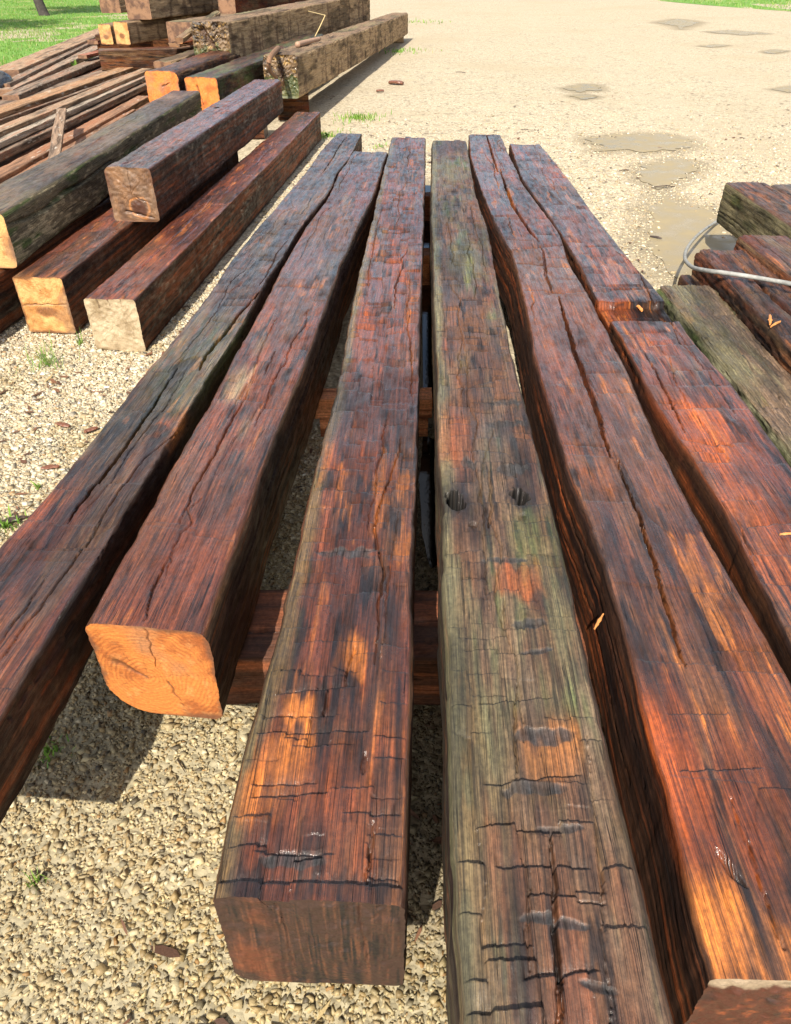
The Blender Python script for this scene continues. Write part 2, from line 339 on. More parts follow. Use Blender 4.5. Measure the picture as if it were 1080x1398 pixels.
def timber(name, label, cat, group, A, B, xl, xr, zt, zb, *, rows, nt, ns, rad=.014, rad_bl=0, rad_amp=.5, seed=1, hewn=None, colour=None,
           cracks=(), cuts=(), gouges=(), holes=(), notch=(), rough=.003, mat=None, end=None, far_end=None, end_fn=None, endskew=0, body_label=None, ztf=None, autocracks=3, endrough=.0015, endM=26, side_dark=1.0):
    """A,B near/far centre points at mid-underside; xl/xr/zt/zb: arrays over v or numbers, local metres. Returns root."""
    A = Vector(A); B = Vector(B); L = (B-A).length; yax = (B-A).normalized(); xax = yax.cross(Vector((0, 0, 1))).normalized(); zax = xax.cross(yax)
    M = Matrix((( xax.x, yax.x, zax.x, A.x), (xax.y, yax.y, zax.y, A.y), (xax.z, yax.z, zax.z, A.z), (0, 0, 0, 1)))
    root = empty(name, (0, 0, 0), label, cat, group); root.matrix_world = M
    v = rows(L) if callable(rows) else rows; nv = len(v)
    def f(q):
        if not isinstance(q, tuple): return np.full(nv, float(q))
        g = np.arange(-.3, L+.3, .01); w = np.interp(g, *q); sl0 = (w[45]-w[31])/.14; w[:30] = w[30]+(g[:30]-g[30])*sl0*.5
        kk = np.hanning(57); kk /= kk.sum(); ws = np.convolve(np.pad(w, 28, 'edge'), kk, 'valid'); return np.interp(v, g, ws)
    XL, XR, ZT, ZB = f(xl), f(xr), f(zt), f(zb)
    XL = XL+.002*fbm(v*3, v*0, 3, seed+1)+.0015*fbm(v*22, v*0, 3, seed+31)+.003*sst(.2, .7, vn(v*13, v*0, seed+33))*sst(.1, .3, rough*100); XR = XR+.002*fbm(v*3, v*0+3, 3, seed+2)+.0015*fbm(v*22, v*0, 3, seed+32)-.003*sst(.2, .7, vn(v*13, v*0, seed+34))*sst(.1, .3, rough*100)
    nb = max(20, int(ns*.9)) if endM > 40 else 20
    # perimeter parameters: up the left side, across the top, down the right side, back below
    a = np.concatenate([np.zeros(ns), np.linspace(0, 1, nt+1)[:-1], np.ones(ns), np.linspace(1, 0, nb+1)[:-1]])
    b = np.concatenate([np.linspace(0, 1, ns+1)[:-1], np.ones(nt), np.linspace(1, 0, ns+1)[:-1], np.zeros(nb)])
    npz = len(a)
    Wd = (XR-XL)[:, None]; H = (ZT-ZB)[:, None]
    X = XL[:, None]+a[None]*Wd; Z = ZB[:, None]+b[None]*H; Y = np.repeat(v[:, None], npz, 1)
    rl = rad*(1+rad_amp*1.5*np.clip(fbm(v*1.6, v*0, 3, seed+3), -.6, 2))[:, None]; rr = rad*(1+rad_amp*1.5*np.clip(fbm(v*1.6, v*0+9, 3, seed+4), -.6, 2))[:, None]
    r = np.where(a[None] < .5, rl, rr); r = np.where((b[None] < .5) & (a[None] < .5), np.maximum(r, rad_bl), r); r = np.minimum(r, np.minimum(Wd, H)*.45)
    cx = np.clip(X, XL[:, None]+r, XR[:, None]-r); cz = np.clip(Z, ZB[:, None]+r, ZT[:, None]-r)
    dx = X-cx; dz = Z-cz; dl = np.hypot(dx, dz)+1e-9; nx = dx/dl; nz = dz/dl
    X = cx+nx*r; Z = cz+nz*r
    wt = sst(.55, .9, nz); wtt = sst(.86, .99, nz)      # weight of the upper face
    u = np.where(b[None] > .999, a[None]*Wd, np.where(a[None] < .5, -(1-b[None])*H, Wd+(1-b[None])*H))
    top_u = u; vv = Y
    sd = seed*7
    h = .0045*fbm(vv*3.2, u*6, 3, sd)+rough*.75*fbm(vv*7, u*34, 4, sd+1)+rough*.4*fbm(vv*26, u*330, 2, sd+2)
    side = 1-wt
    h += side*(rough*.8*fbm(vv*2.5, u*80, 4, sd+3))
    cellr = .5+.5*vn(vv*6, u*9, sd+9); grv = np.zeros_like(h)
    if hewn:
        hh, cellr2, gr, lg = hew(top_u, vv, float(np.mean(Wd)), L, seed, *hewn)
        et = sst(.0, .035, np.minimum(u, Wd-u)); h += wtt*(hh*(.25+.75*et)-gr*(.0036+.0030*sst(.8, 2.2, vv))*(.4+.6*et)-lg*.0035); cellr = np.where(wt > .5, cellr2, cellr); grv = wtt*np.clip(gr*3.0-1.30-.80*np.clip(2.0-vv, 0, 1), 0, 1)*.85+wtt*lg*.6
    Rs = np.random.RandomState(seed+500); matte = grv*0
    if hewn: matte = wtt*gr
    allc = list(cracks)
    for _ in range(autocracks):
        vc = Rs.uniform(0, L); ln = Rs.uniform(.25, 1.3); uc = Rs.uniform(.12, .88)*float(np.mean(Wd)); q = np.linspace(vc, vc+ln, 7)
        allc.append(([(uc+Rs.uniform(-.012, .012)+.03*(t-vc)*Rs.uniform(-1, 1), t) for t in q], Rs.uniform(.0012, .0028), Rs.uniform(.006, .016)))
    Hs = float(np.mean(H))
    for _ in range(autocracks*2):
        vc = Rs.uniform(0, L); ln = Rs.uniform(.3, 1.4); uc = -Rs.uniform(.1, .9)*Hs if Rs.rand() < .5 else float(np.mean(Wd))+Rs.uniform(.1, .9)*Hs; q = np.linspace(vc, vc+ln, 6)
        allc.append(([(uc+Rs.uniform(-.01, .01), t) for t in q], Rs.uniform(.0012, .003), .010))
    for pl, cw, cd in allc:
        lo = min(p[1] for p in pl)-.03; hi = max(p[1] for p in pl)+.03
        i0, i1 = np.searchsorted(v, [lo, hi])
        if i1-i0 < 2: continue
        D = np.full((i1-i0, npz), 9.); uu = u[i0:i1]+.0022*vn(vv[i0:i1]*60, u[i0:i1]*0, sd+12); v2 = vv[i0:i1]; n = len(pl); Tt = np.zeros_like(D)
        for k in range(n-1):
            d, t = seg_dist(uu, v2, pl[k], pl[k+1]); m_ = d < D; D = np.where(m_, d, D); Tt = np.where(m_, (k+t)/(n-1), Tt)
        w_ = cw*(.25+1.1*np.sin(np.pi*np.clip(Tt, .02, .98))**.6)
        h[i0:i1] -= cd*np.clip(1.35-D/w_, 0, 1)*np.where(D < w_*1.35, 1, 0)
    for (ua, va, ub, vb, cw, cd, step) in cuts:       # axe scores across the grain; step lifts the far side
        lo = min(va, vb)-.1; hi = max(va, vb)+.1; i0, i1 = np.searchsorted(v, [lo, hi])
        if i1-i0 < 2: continue
        t = np.clip((top_u[i0:i1]-ua)/(ub-ua+1e-9), 0, 1); vl = va+(vb-va)*t+.0022*vn(top_u[i0:i1]*45, vv[i0:i1]*0, sd+15)
        ins = sst(-.006, .004, top_u[i0:i1]-ua)*sst(-.006, .004, ub-top_u[i0:i1])*wt[i0:i1]
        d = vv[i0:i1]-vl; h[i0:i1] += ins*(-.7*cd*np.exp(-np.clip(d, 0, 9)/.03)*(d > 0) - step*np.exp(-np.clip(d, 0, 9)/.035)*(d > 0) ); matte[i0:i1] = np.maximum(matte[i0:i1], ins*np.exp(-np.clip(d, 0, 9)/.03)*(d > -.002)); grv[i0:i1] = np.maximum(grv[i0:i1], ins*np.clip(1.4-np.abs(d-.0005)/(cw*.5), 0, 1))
    stain = np.zeros_like(h); cutm = np.zeros_like(h)
    for (uc, vc, hu, hv, cd, tl) in gouges:           # lens-shaped axe bites
        e = ((u-uc)/hu); q = (vv-vc-tl*(u-uc)+hv*.5*vn(u*60, vv*0, sd+16))/hv; m_ = np.clip(1-e*e-q*q, 0, 1)*wt
        h -= cd*np.sqrt(m_)*(.5+.5*np.clip(q, -1, 1)); stain = np.maximum(stain, sst(0, .25, m_))
    hm = np.zeros_like(h); bs = np.zeros_like(h)
    for (uc, vc, ru, rv, cd) in holes:
        e = np.hypot((u-uc)/ru, (vv-vc)/rv)+.25*vn(u*90, vv*90, sd+18); bs = np.maximum(bs, (1-sst(1.1, 2.4, e+.5*fbm(u*40, vv*22, 3, sd+23)))*wt*(cd > .02)); h -= cd*(1-sst(.85, 1.0, e))*wt; hm = np.maximum(hm, (1-sst(.95, 1.15, e))*wt*(cd > .02))
    for (v0, v1, cd, u0, u1) in notch:
        m_ = sst(v0-.006, v0+.004, vv+.004*vn(u*30, vv*0, sd+21))*(1-sst(v1-.004, v1+.006, vv+.004*vn(u*30, vv*0, sd+22)))*sst(u0-.01, u0, u)*sst(-u1-.01, -u1, -u)
        h -= 0; Z = Z-m_*cd*sst(.25, .6, (Z-ZB[:, None])/H)
    X = X+nx*h; Z = Z+nz*h
    if endskew:
        wgt = 1-sst(0, .5, Y); Y = Y+wgt*endskew*(X-(XL+XR)[:, None]/2)
    if colour is None: colour = col_generic()
    global GU; GU = u+XL[:, None]*wt
    T = colour(u, vv, wt, cellr, L, float(np.mean(Wd)), Hs, sd)
    if stain.any(): T = lerp(T, PAL['slate'][None, None]*1.15, stain*(.72+.25*vn(u*120, vv*30, sd+19)))
    T = lerp(T, PAL['black'], np.clip(grv, 0, 1)*.85)          # black tint painted into the axe cuts to darken their lines
    if holes: T = lerp(T, PAL['black'], np.clip(bs, 0, 1)*.7); T = lerp(T, np.array([.002, .002, .002]), np.clip(hm, 0, 1))
    al = np.clip(cellr, 0, 1)-side*2.2-stain*1.6-.6*matte-np.clip(hm, 0, 1)*2.5
    for (v0, v1, cd, u0, u1) in notch: al = al-2*(vv > v0-.01)*(vv < v1+.01)
    T = np.concatenate([T, al[..., None]], 2)
    V = np.stack([X.ravel(), Y.ravel(), Z.ravel()], 1); T = T.reshape(-1, 4)
    uvv = np.stack([GU.ravel(), Y.ravel(), np.zeros(u.size)+seed*3.1], 1)
    i = np.arange(nv-1)[:, None]*npz+np.arange(npz)[None]; j = np.arange(nv-1)[:, None]*npz+(np.arange(npz)[None]+1) % npz
    F = np.stack([i, i+npz, j+npz, j], 2).reshape(-1, 4)
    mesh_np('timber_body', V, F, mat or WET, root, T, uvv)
    V3 = V.reshape(nv, npz, 3)
    for which, spec in ((0, end), (-1, far_end)):
        ring = V3[which]; spec = spec or ('weathered', None); c = np.array([ring[:, 0].mean(), ring[:, 1].mean(), (ring[:, 2].max()+ring[:, 2].min())/2])
        Mr = endM if which == 0 else 6
        t = (np.arange(1, Mr+1)/Mr)[::-1]; G3 = c[None, None]+(ring[None]-c)*t[:, None, None]
        xx = G3[..., 0]; zz = G3[..., 2]; wgt = np.clip((1-t)*12, 0, 1)[:, None]
        G3[..., 1] += (endrough*fbm(xx*60, zz*60, 4, sd+50)+endrough*1.5*fbm(xx*9, zz*9, 3, sd+51))*wgt*(1 if which == 0 else -1)
        col = end_colour(spec[0], xx-c[0], zz-c[2], sd, ring)
        if spec[1]:
            for (x0, z0, x1, z1, cw, cd) in spec[1]:
                d, tt = seg_dist(xx-c[0]+.004*vn(zz*60, xx*60, sd), zz-c[2]+.004*vn(xx*60, zz*60, sd+1), (x0, z0), (x1, z1)); ww = cw*(1.1-tt*.8)
                g_ = np.clip(1.3-d/ww, 0, 1); G3[..., 1] += cd*g_*wgt; col = lerp(col, np.array([.05, .018, .008]), g_*.75)
        Vc = np.vstack([G3.reshape(-1, 3), [c]]); colc = np.vstack([col.reshape(-1, 3), col[-1].mean(0)[None]])
        i = np.arange(Mr-1)[:, None]*npz+np.arange(npz)[None]; j = np.arange(Mr-1)[:, None]*npz+(np.arange(npz)[None]+1) % npz
        Fq = np.stack([i, j, j+npz, i+npz], 2).reshape(-1, 4)
        k = np.arange(npz); Fc = np.stack([(Mr-1)*npz+k, (Mr-1)*npz+(k+1) % npz, np.full(npz, Mr*npz), np.full(npz, Mr*npz)], 1)
        # collapse the centre fan into thin quads by adding a second centre vertex
        Vc = np.vstack([Vc, Vc[-1:]+[[1e-5, 0, 1e-5]]]); colc = np.vstack([colc, colc[-1:]]); Fc[:, 3] = Mr*npz+1
        Fa = np.vstack([Fq, Fc]);
        if which == -1: Fa = Fa[:, ::-1]
        mesh_np('cut_end', Vc, Fa, ENDM, root, colc, np.stack([Vc[:, 0], Vc[:, 2], Vc[:, 1]], 1))
    return root

def end_colour(kind, x, z, sd, ring):
    n = fbm(x*14, z*14, 5, sd+60); n2 = fbm(x*45, z*45, 4, sd+61); rr = np.hypot(x*1.0+.03+.012*n, z+.02+.01*n); ringp = .5+.5*np.sin(rr*520+6*n)
    base = {'orange': [(.50, .165, .036), (.27, .075, .018)], 'yellow': [(.62, .34, .125), (.42, .19, .055)], 'deeporange': [(.66, .20, .035), (.44, .11, .02)],
            'pale': [(.42, .33, .21), (.25, .18, .10)], 'weathered': [(.15, .075, .038), (.05, .022, .014)], 'brown': [(.24, .13, .07), (.10, .05, .03)],
            'split': [(.036, .016, .011), (.03, .014, .009)], 'palebroken': [(.25, .185, .12), (.12, .08, .05)],
            'rotten': [(.16, .10, .05), (.02, .012, .008)], 'tan': [(.22, .115, .055), (.10, .05, .026)]}[kind]
    c = lerp(np.broadcast_to(np.array(base[0]), x.shape+(3,)), np.array(base[1]), sst(-.25, .5, n+.35*n2+.25*ringp-.1))
    if kind in ('orange', 'deeporange'):
        c = lerp(c, np.array([.60, .27, .085]), sst(.15, .6, n2)*.5)
    if kind == 'yellow':
        q = np.exp(-((x-.0)/.055)**2-((z+.035)/.04)**2)+.3*n; c = lerp(c, np.array([.16, .055, .018]), sst(.3, .7, q)*.85)
    if kind == 'tan':
        q = np.exp(-((x-.03)/.05)**2-((z+.08)/.05)**2)+.35*n; c = lerp(c, np.array([.07, .025, .012]), sst(.35, .7, q)); c = lerp(c, np.array([.42, .17, .05]), sst(.2, .3, q)*(1-sst(.3, .45, q)))
    if kind == 'split':
        st = fbm(x*380, z*11, 4, sd+64); c = lerp(c, np.array([.11, .042, .020]), sst(.05, .5, st+.3*n)*.8); c = lerp(c, PAL['black'], sst(.05, .4, fbm(x*240+7, z*9, 4, sd+65)+.5*n))
        c = lerp(c, PAL['rust'], sst(.03, .12, -x)*sst(-.3, .3, n)*.35)
    if kind in ('orange', 'deeporange', 'yellow', 'tan'):
        ring = np.abs(np.sin(rr*330+5*fbm(x*20, z*20, 2, sd+9)))**.6; c = c*(.70+.38*ring[..., None]); ang = np.arctan2(z+.02, x+.03)
        ray_ = np.clip(1-np.abs(np.sin(ang*4.5+n*2.2))*rr*160, 0, 1)*sst(-.2, .3, vn(ang*3, ang*0, sd+3)); c = lerp(c, np.array([.06, .022, .01]), ray_*.6)
        lim = np.maximum(np.abs(x)/max(1e-3, np.abs(x).max()), np.abs(z)/max(1e-3, np.abs(z).max())); c = lerp(c, np.array([.12, .05, .025]), sst(.88, 1.0, lim+.10*n+.06*n2)*.85)
        c = lerp(c, np.array([.20, .13, .08]), sst(.15, .6, fbm(x*7, z*7, 3, sd+68))*.5)
    if kind == 'palebroken':
        c = lerp(c, PAL['red']*.6, sst(.0, .012, (.134-z-.10*x)+.02*n+.012*n2)); c = lerp(c, PAL['rust'], sst(.0, .5, n2+.4*n)*sst(0, .02, .12-z)*.8); c = lerp(c, PAL['black'], sst(.1, .5, fbm(x*40, z*25, 4, sd+67))*.7*sst(0, .02, .12-z))
    if kind == 'rotten':
        c = lerp(c, np.array([.34, .21, .07]), sst(.25, .45, n2)); c = lerp(c, PAL['moss'], sst(.0, .5, -z*6+n)*.7)
    return c

def col_generic(red=.5, dark=.5, orange=.15, grey=.3, moss=.0, olive=.0, edge=.0, edge_r=0, cell=.5, side=None, bands=(), bright=1.0):
    def f(u, v, wt, cr, L, Wd, H, sd):
        cell_ = cell*.55
        c = np.broadcast_to(PAL['brown'], u.shape+(3,)).copy()
        n1 = fbm(v*1.7, GU*9, 4, sd+30); n2 = fbm(v*4, GU*22, 4, sd+31); n3 = fbm(v*7, GU*60, 4, sd+32); n4 = fbm(v*2.5+9, GU*12, 4, sd+33); n5 = fbm(v*1.1, GU*5, 4, sd+34)
        c = lerp(c, PAL['red'], sst(-.35, .35, n1+(red-.5)*1.2+cell_*(cr-.5)*.7))
        c = lerp(c, PAL['rust'], sst(.1, .55, n2+(red-.5)*.5+cell_*.5*(cr-.5))*.6*min(1, red+.2))
        c = lerp(c, PAL['grey'], sst(-.1, .5, n4+(grey-.5)*1.1)*.8)
        c = lerp(c, PAL['dark'], sst(-.3, .6, .8*fbm(v*5+4, GU*30, 4, sd+35)+(dark-.55)*1.1-cell_*.55*(cr-.5)))
        c = lerp(c, PAL['black'], sst(.12, .45, fbm(v*7, GU*70, 4, sd+36)+(dark-.5)*.7+cell_*.3*(.5-cr))*.85)
        c = lerp(c, PAL['orange'], sst(.32, .5, n3*.8+.35*(cr-.5)*cell_+.35*n5+(orange-.5)*.7)*.8)
        if olive: c = lerp(c, PAL['olive'], sst(-.2, .4, n5+(olive-.5)*1.4+.3*n3)*.85)
        if moss: c = lerp(c, PAL['moss'], sst(-.1, .4, n4*.7+.4*n3+(moss-.5)*1.4)*.85)
        if edge:
            e = np.minimum(np.abs(u), np.abs(u-Wd)+edge_r*(.05+.12*sst(-.3, .3, n5)))+.02*n2
            c = lerp(c, PAL['olive']*1.3, (1-sst(.015, .05, e))*edge)
        if side is not None:
            c = lerp(c, side(u, v, sd, c), 1-wt)
        for (v0, v1, u0, u1, pal, amt, soft) in bands:      # local staining with its own ragged outline
            m = sst(-soft, soft, (v-v0)+.06*n2+.03*n3)*sst(-soft, soft, (v1-v)+.06*n3)*sst(-.02, .02, u-u0+.03*n2)*sst(-.02, .02, u1-u+.03*n3)
            c = lerp(c, PAL[pal] if isinstance(pal, str) else np.array(pal), np.clip(m*amt*(.75+.6*n3+.3*n2), 0, 1))
        big = fbm(v*1.3+3, GU*4, 4, sd+47)+.5*fbm(v*4, GU*18, 3, sd+48); c = c*(1.12-.62*sst(-.05, .45, big))[..., None]      # soaked, darker stretches
        c = lerp(c, PAL['orange'], sst(.30, .42, fbm(v*3.3+1, GU*16, 3, sd+49)+.25*n3)*sst(.2, .6, n3+.3)*min(1., orange*3.2)*.5*(.1+.9*wt))
        # thin longitudinal colour streaks
        s = vn(v*3, GU*260, sd+38); c = c*(bright*(1+.28*s[..., None]))*np.array([1.0, .90, .70] if moss < .05 and bright == 1 else [.98, .97, .95]); return np.clip(c, .004, .9)
    return f
def side_brown(tone=(.055, .028, .018), ol=.15):
    def g(u, v, sd, c):
        n = fbm(v*1.2, u*55, 5, sd+40); n2 = fbm(v*2.2, u*85, 5, sd+41)
        d = lerp(np.broadcast_to(np.array(tone), u.shape+(3,)), PAL['dark'], sst(-.2, .4, n))
        d = lerp(d, PAL['olive'], sst(.0, .5, n2+(ol-.5))*.7); return lerp(d, PAL['rust'], sst(.25, .55, n2-n)*.5)
    return g

# ---- the six long beams: edges read off at the height of their upper faces, then built in metres
ZT_, ZB_ = .50, .20
def main_beam(label, left, right, seed, zt=ZT_, zb=ZB_, dense=1.0, name='hewn_beam', pcracks=(), pcuts=(), pgouges=(), pholes=(), pnotch=(), bands=(), colkw={}, **kw):
    Lp = np.array([at(x, y, zt)[:2] for x, y in left]); Rp = np.array([at(x, y, zt)[:2] for x, y in right])
    o = np.argsort(Lp[:, 1]); Lp = Lp[o]; o = np.argsort(Rp[:, 1]); Rp = Rp[o]
    y0 = min(Lp[0, 1], Rp[0, 1]) if 'y0' not in kw else kw.pop('y0'); y1 = (Lp[-1, 1]+Rp[-1, 1])/2
    m0 = (np.interp(y0, Lp[:, 1], Lp[:, 0])+np.interp(y0, Rp[:, 1], Rp[:, 0]))/2; m1 = (Lp[-1, 0]+Rp[-1, 0])/2
    if 'x0' in kw: m0 = kw.pop('x0')
    A = Vector((m0, y0, zb)); B = Vector((m1, y1, zb)); yd = (B-A).normalized(); xd = Vector((yd.y, -yd.x, 0))
    tl = lambda P: (np.array([(Vector((p[0], p[1], zb))-A).dot(yd) for p in P]), np.array([(Vector((p[0], p[1], zb))-A).dot(xd) for p in P]))
    l, r = tl(Lp), tl(Rp); L = (B-A).length
    def rows(L):
        q = [0.]; 
        while q[-1] < L:
            D = q[-1]+y0; q.append(q[-1]+min(.0075, .0020*(max(D, .4)**2+1.4)/1.9)/dense)
        q[-1] = L; return np.array(q)
    def loc(px, py):
        p = at(px, py, zt); p = Vector((p.x, p.y, zb))-A; v = p.dot(yd); return p.dot(xd)-float(np.interp(v, *l)), v
    cr = [([loc(*p) for p in pl], w, d) for pl, w, d in pcracks]
    cu = []
    for (x0, y0_, x1, y1_, w, d, st) in pcuts:
        a, b = loc(x0, y0_), loc(x1, y1_); cu.append((a[0], a[1], b[0], b[1], w, d, st))
    go = []
    for (x, y, hw, hh, d, tl_) in pgouges:
        c = loc(x, y); e = loc(x+hw, y); g = loc(x, y-hh); go.append((c[0], c[1], abs(e[0]-c[0]), abs(g[1]-c[1]), d, tl_))
    ho = []
    for (x, y, hw, hh, d) in pholes:
        c = loc(x, y); e = loc(x+hw, y); g = loc(x, y-hh); ho.append((c[0], c[1], abs(e[0]-c[0]), abs(g[1]-c[1]), d))
    no = []
    for (x, ya, yb, d, u0, u1) in pnotch:
        a = loc(x, ya)[1]; b = loc(x, yb)[1]; no.append((min(a, b), max(a, b), d, u0, u1))
    bd = []
    for (xa, ya, xb, yb, pal, amt, soft) in bands:      # xa..xb at the middle row
        ym = (ya+yb)/2; a = loc(xa, ym); b = loc(xb, ym); va, vb = loc((xa+xb)/2, ya)[1], loc((xa+xb)/2, yb)[1]
        bd.append((min(va, vb), max(va, vb), a[0], b[0], pal, amt, soft))
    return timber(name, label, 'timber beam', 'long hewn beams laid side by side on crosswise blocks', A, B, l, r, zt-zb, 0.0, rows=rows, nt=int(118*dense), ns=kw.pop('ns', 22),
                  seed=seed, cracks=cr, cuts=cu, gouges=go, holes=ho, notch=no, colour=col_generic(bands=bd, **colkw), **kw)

B1L = [(461, 182), (439, 204), (420, 232), (395, 262), (343, 320), (327, 340), (280, 407), (247, 453), (200, 507), (147, 577), (101, 632), (50, 690), (0, 742), (-60, 812), (-200, 975), (-290, 1075)]
B1R = [(494, 182), (476, 218), (462, 232), (450, 262), (420, 298), (404, 320), (385, 353), (366, 379), (333, 440), (297, 497), (265, 547), (247, 579), (200, 651), (163, 715), (93, 825), (30, 935), (0, 982), (-50, 1065), (-60, 1080)]
main_beam('leftmost of the six long beams, dark reddish brown running off the left edge with grey green patch and long split', B1L, B1R, 11,
          pcracks=[([(355, 398), (325, 430), (300, 462), (278, 487), (272, 505)], .005, .03), ([(243, 500), (205, 560), (170, 610), (140, 650), (108, 690), (92, 712)], .0042, .028),
                   ([(60, 790), (30, 835), (0, 880)], .002, .012), ([(470, 190), (455, 215), (440, 235)], .004, .02)],
          pgouges=[(250, 500, 12, 18, .012, .5), (215, 590, 18, 9, .004, 0)], pcuts=[(100, 745, 165, 712, .004, .005, .003), (290, 440, 345, 442, .004, .005, .004)],
          bands=[(215, 430, 330, 560, 'moss', .55, .25), (235, 560, 262, 600, 'orange', .7, .05), (208, 577, 232, 595, 'rust', .9, .03), (80, 640, 240, 800, 'red', .45, .3)],
          colkw=dict(red=.42, dark=.55, orange=.12, grey=.5, cell=.4, side=side_brown()), hewn=(.10, .15, .005), rad=.010, autocracks=6, zb=.31,
          end=('weathered', None))
B2L = [(483, 204), (470, 222), (461, 236), (450, 267), (421, 304), (406, 325), (388, 355), (360, 412), (332, 463), (283, 553), (252, 602), (206, 693), (154, 780), (112, 858)]
B2R = [(529, 210), (524, 223), (511, 267), (486, 315), (480, 335), (466, 360), (457, 387), (433, 453), (413, 507), (387, 573), (353, 653), (343, 700), (318, 762), (286, 852)]
main_beam('second long beam from the left with a rounded bright orange sawn near end', B2L, B2R, 23,
          pcracks=[([(345, 520), (320, 570), (290, 625), (262, 675), (245, 715)], .0026, .018), ([(232, 760), (210, 800), (199, 850)], .0022, .016), ([(375, 480), (360, 512)], .002, .012)],
          bands=[(312, 500, 335, 545, 'pale', .4, .05), (160, 640, 330, 840, 'red', .5, .3), (250, 600, 330, 700, 'slate', .35, .15), (400, 330, 475, 420, 'slate', .3, .3)],
          colkw=dict(red=.55, dark=.45, orange=.16, grey=.22, cell=.3, side=side_brown((.07, .04, .022), .15)), hewn=(.14, .24, .0045), rad=.020, rad_bl=.11, autocracks=7, endskew=-.04,
          end=('orange', [(0.0, .145, .0, .02, .003, .004), (-.10, .03, -.03, -.02, .010, .003), (.02, -.03, .04, -.13, .003, .003)]), endM=60, endrough=.001, ns=56)
B3L = [(535, 187), (524, 230), (513, 275), (500, 331), (483, 399), (470, 471), (458, 531), (449, 574), (428, 646), (406, 740), (393, 809), (368, 901), (342, 990), (310, 1125), (291, 1228)]
B3R = [(581, 188), (580, 260), (577, 336), (576, 399), (573, 463), (573, 548), (569, 646), (566, 740), (563, 907), (560, 1040), (556, 1140), (553, 1232)]
main_beam('third long beam from the left, red brown with many axe scores, its square dark near end facing the camera', B3L, B3R, 37,
          pcuts=[(432, 754, 518, 751, .003, .006, .004), (407, 794, 468, 797, .003, .004, .003), (404, 877, 495, 876, .0025, .004, .002), (457, 911, 486, 919, .003, .006, .004), (378, 948, 482, 939, .004, .009, .008),
                 (359, 979, 459, 977, .003, .006, .004), (352, 1001, 500, 1000, .005, .012, .003), (345, 1070, 430, 1070, .003, .007, .004), (345, 1088, 445, 1086, .004, .009, .005), (470, 1114, 545, 1112, .003, .006, .003),
                 (350, 1165, 455, 1170, .004, .006, .003), (425, 672, 560, 671, .003, .004, .002), (440, 640, 500, 643, .003, .005, .003), (400, 1020, 480, 1018, .0025, .003, .002), (294, 1205, 552, 1212, .006, .008, .006)],
          pgouges=[(505, 748, 22, 5, .004, .1), (470, 755, 40, 7, .003, 0), (400, 1175, 50, 12, .004, 0)],
          pcracks=[([(484, 880), (478, 905), (470, 938)], .002, .012), ([(446, 940), (440, 977)], .0022, .012), ([(510, 1120), (506, 1170), (500, 1210)], .0018, .012), ([(545, 700), (530, 800), (520, 900)], .0012, .008)],
          pholes=[(497, 1040, 5, 16, .008)],
          bands=[(390, 945, 425, 975, 'orange', .95, .012), (462, 880, 492, 915, 'orange', .8, .02), (370, 1003, 420, 1060, 'orange', .75, .03), (500, 985, 548, 1060, 'rust', .7, .05), (370, 1120, 450, 1225, 'black', .7, .05), (330, 1065, 400, 1110, 'orange', .45, .03), (285, 1195, 560, 1235, 'black', .75, .012),
                 (400, 1040, 540, 1120, 'rust', .4, .05)],
          colkw=dict(red=.62, dark=.46, orange=.14, grey=.18, edge=.55, edge_r=5, cell=.7, side=side_brown((.07, .04, .022), .25)), hewn=(.055, .06, .0088), rad=.013, rad_bl=.04, autocracks=8,
          end=('split', [(-.05, .14, -.04, -.1, .002, .003), (.08, .14, .09, -.12, .002, .003)]), endM=70, endrough=.004, ns=60)
B4L = [(590, 191), (588, 286), (592, 399), (596, 505), (598, 633), (605, 700), (603, 752), (600, 765), (604, 825), (612, 875), (610, 980), (615, 1150), (617, 1300), (624, 1398), (640, 1600)]
B4R = [(637, 193), (650, 264), (666, 311), (677, 374), (694, 456), (702, 490), (713, 535), (726, 581), (743, 644), (760, 711), (772, 760), (786, 815), (810, 930), (840, 1050), (862, 1150), (890, 1250), (922, 1398), (985, 1650)]
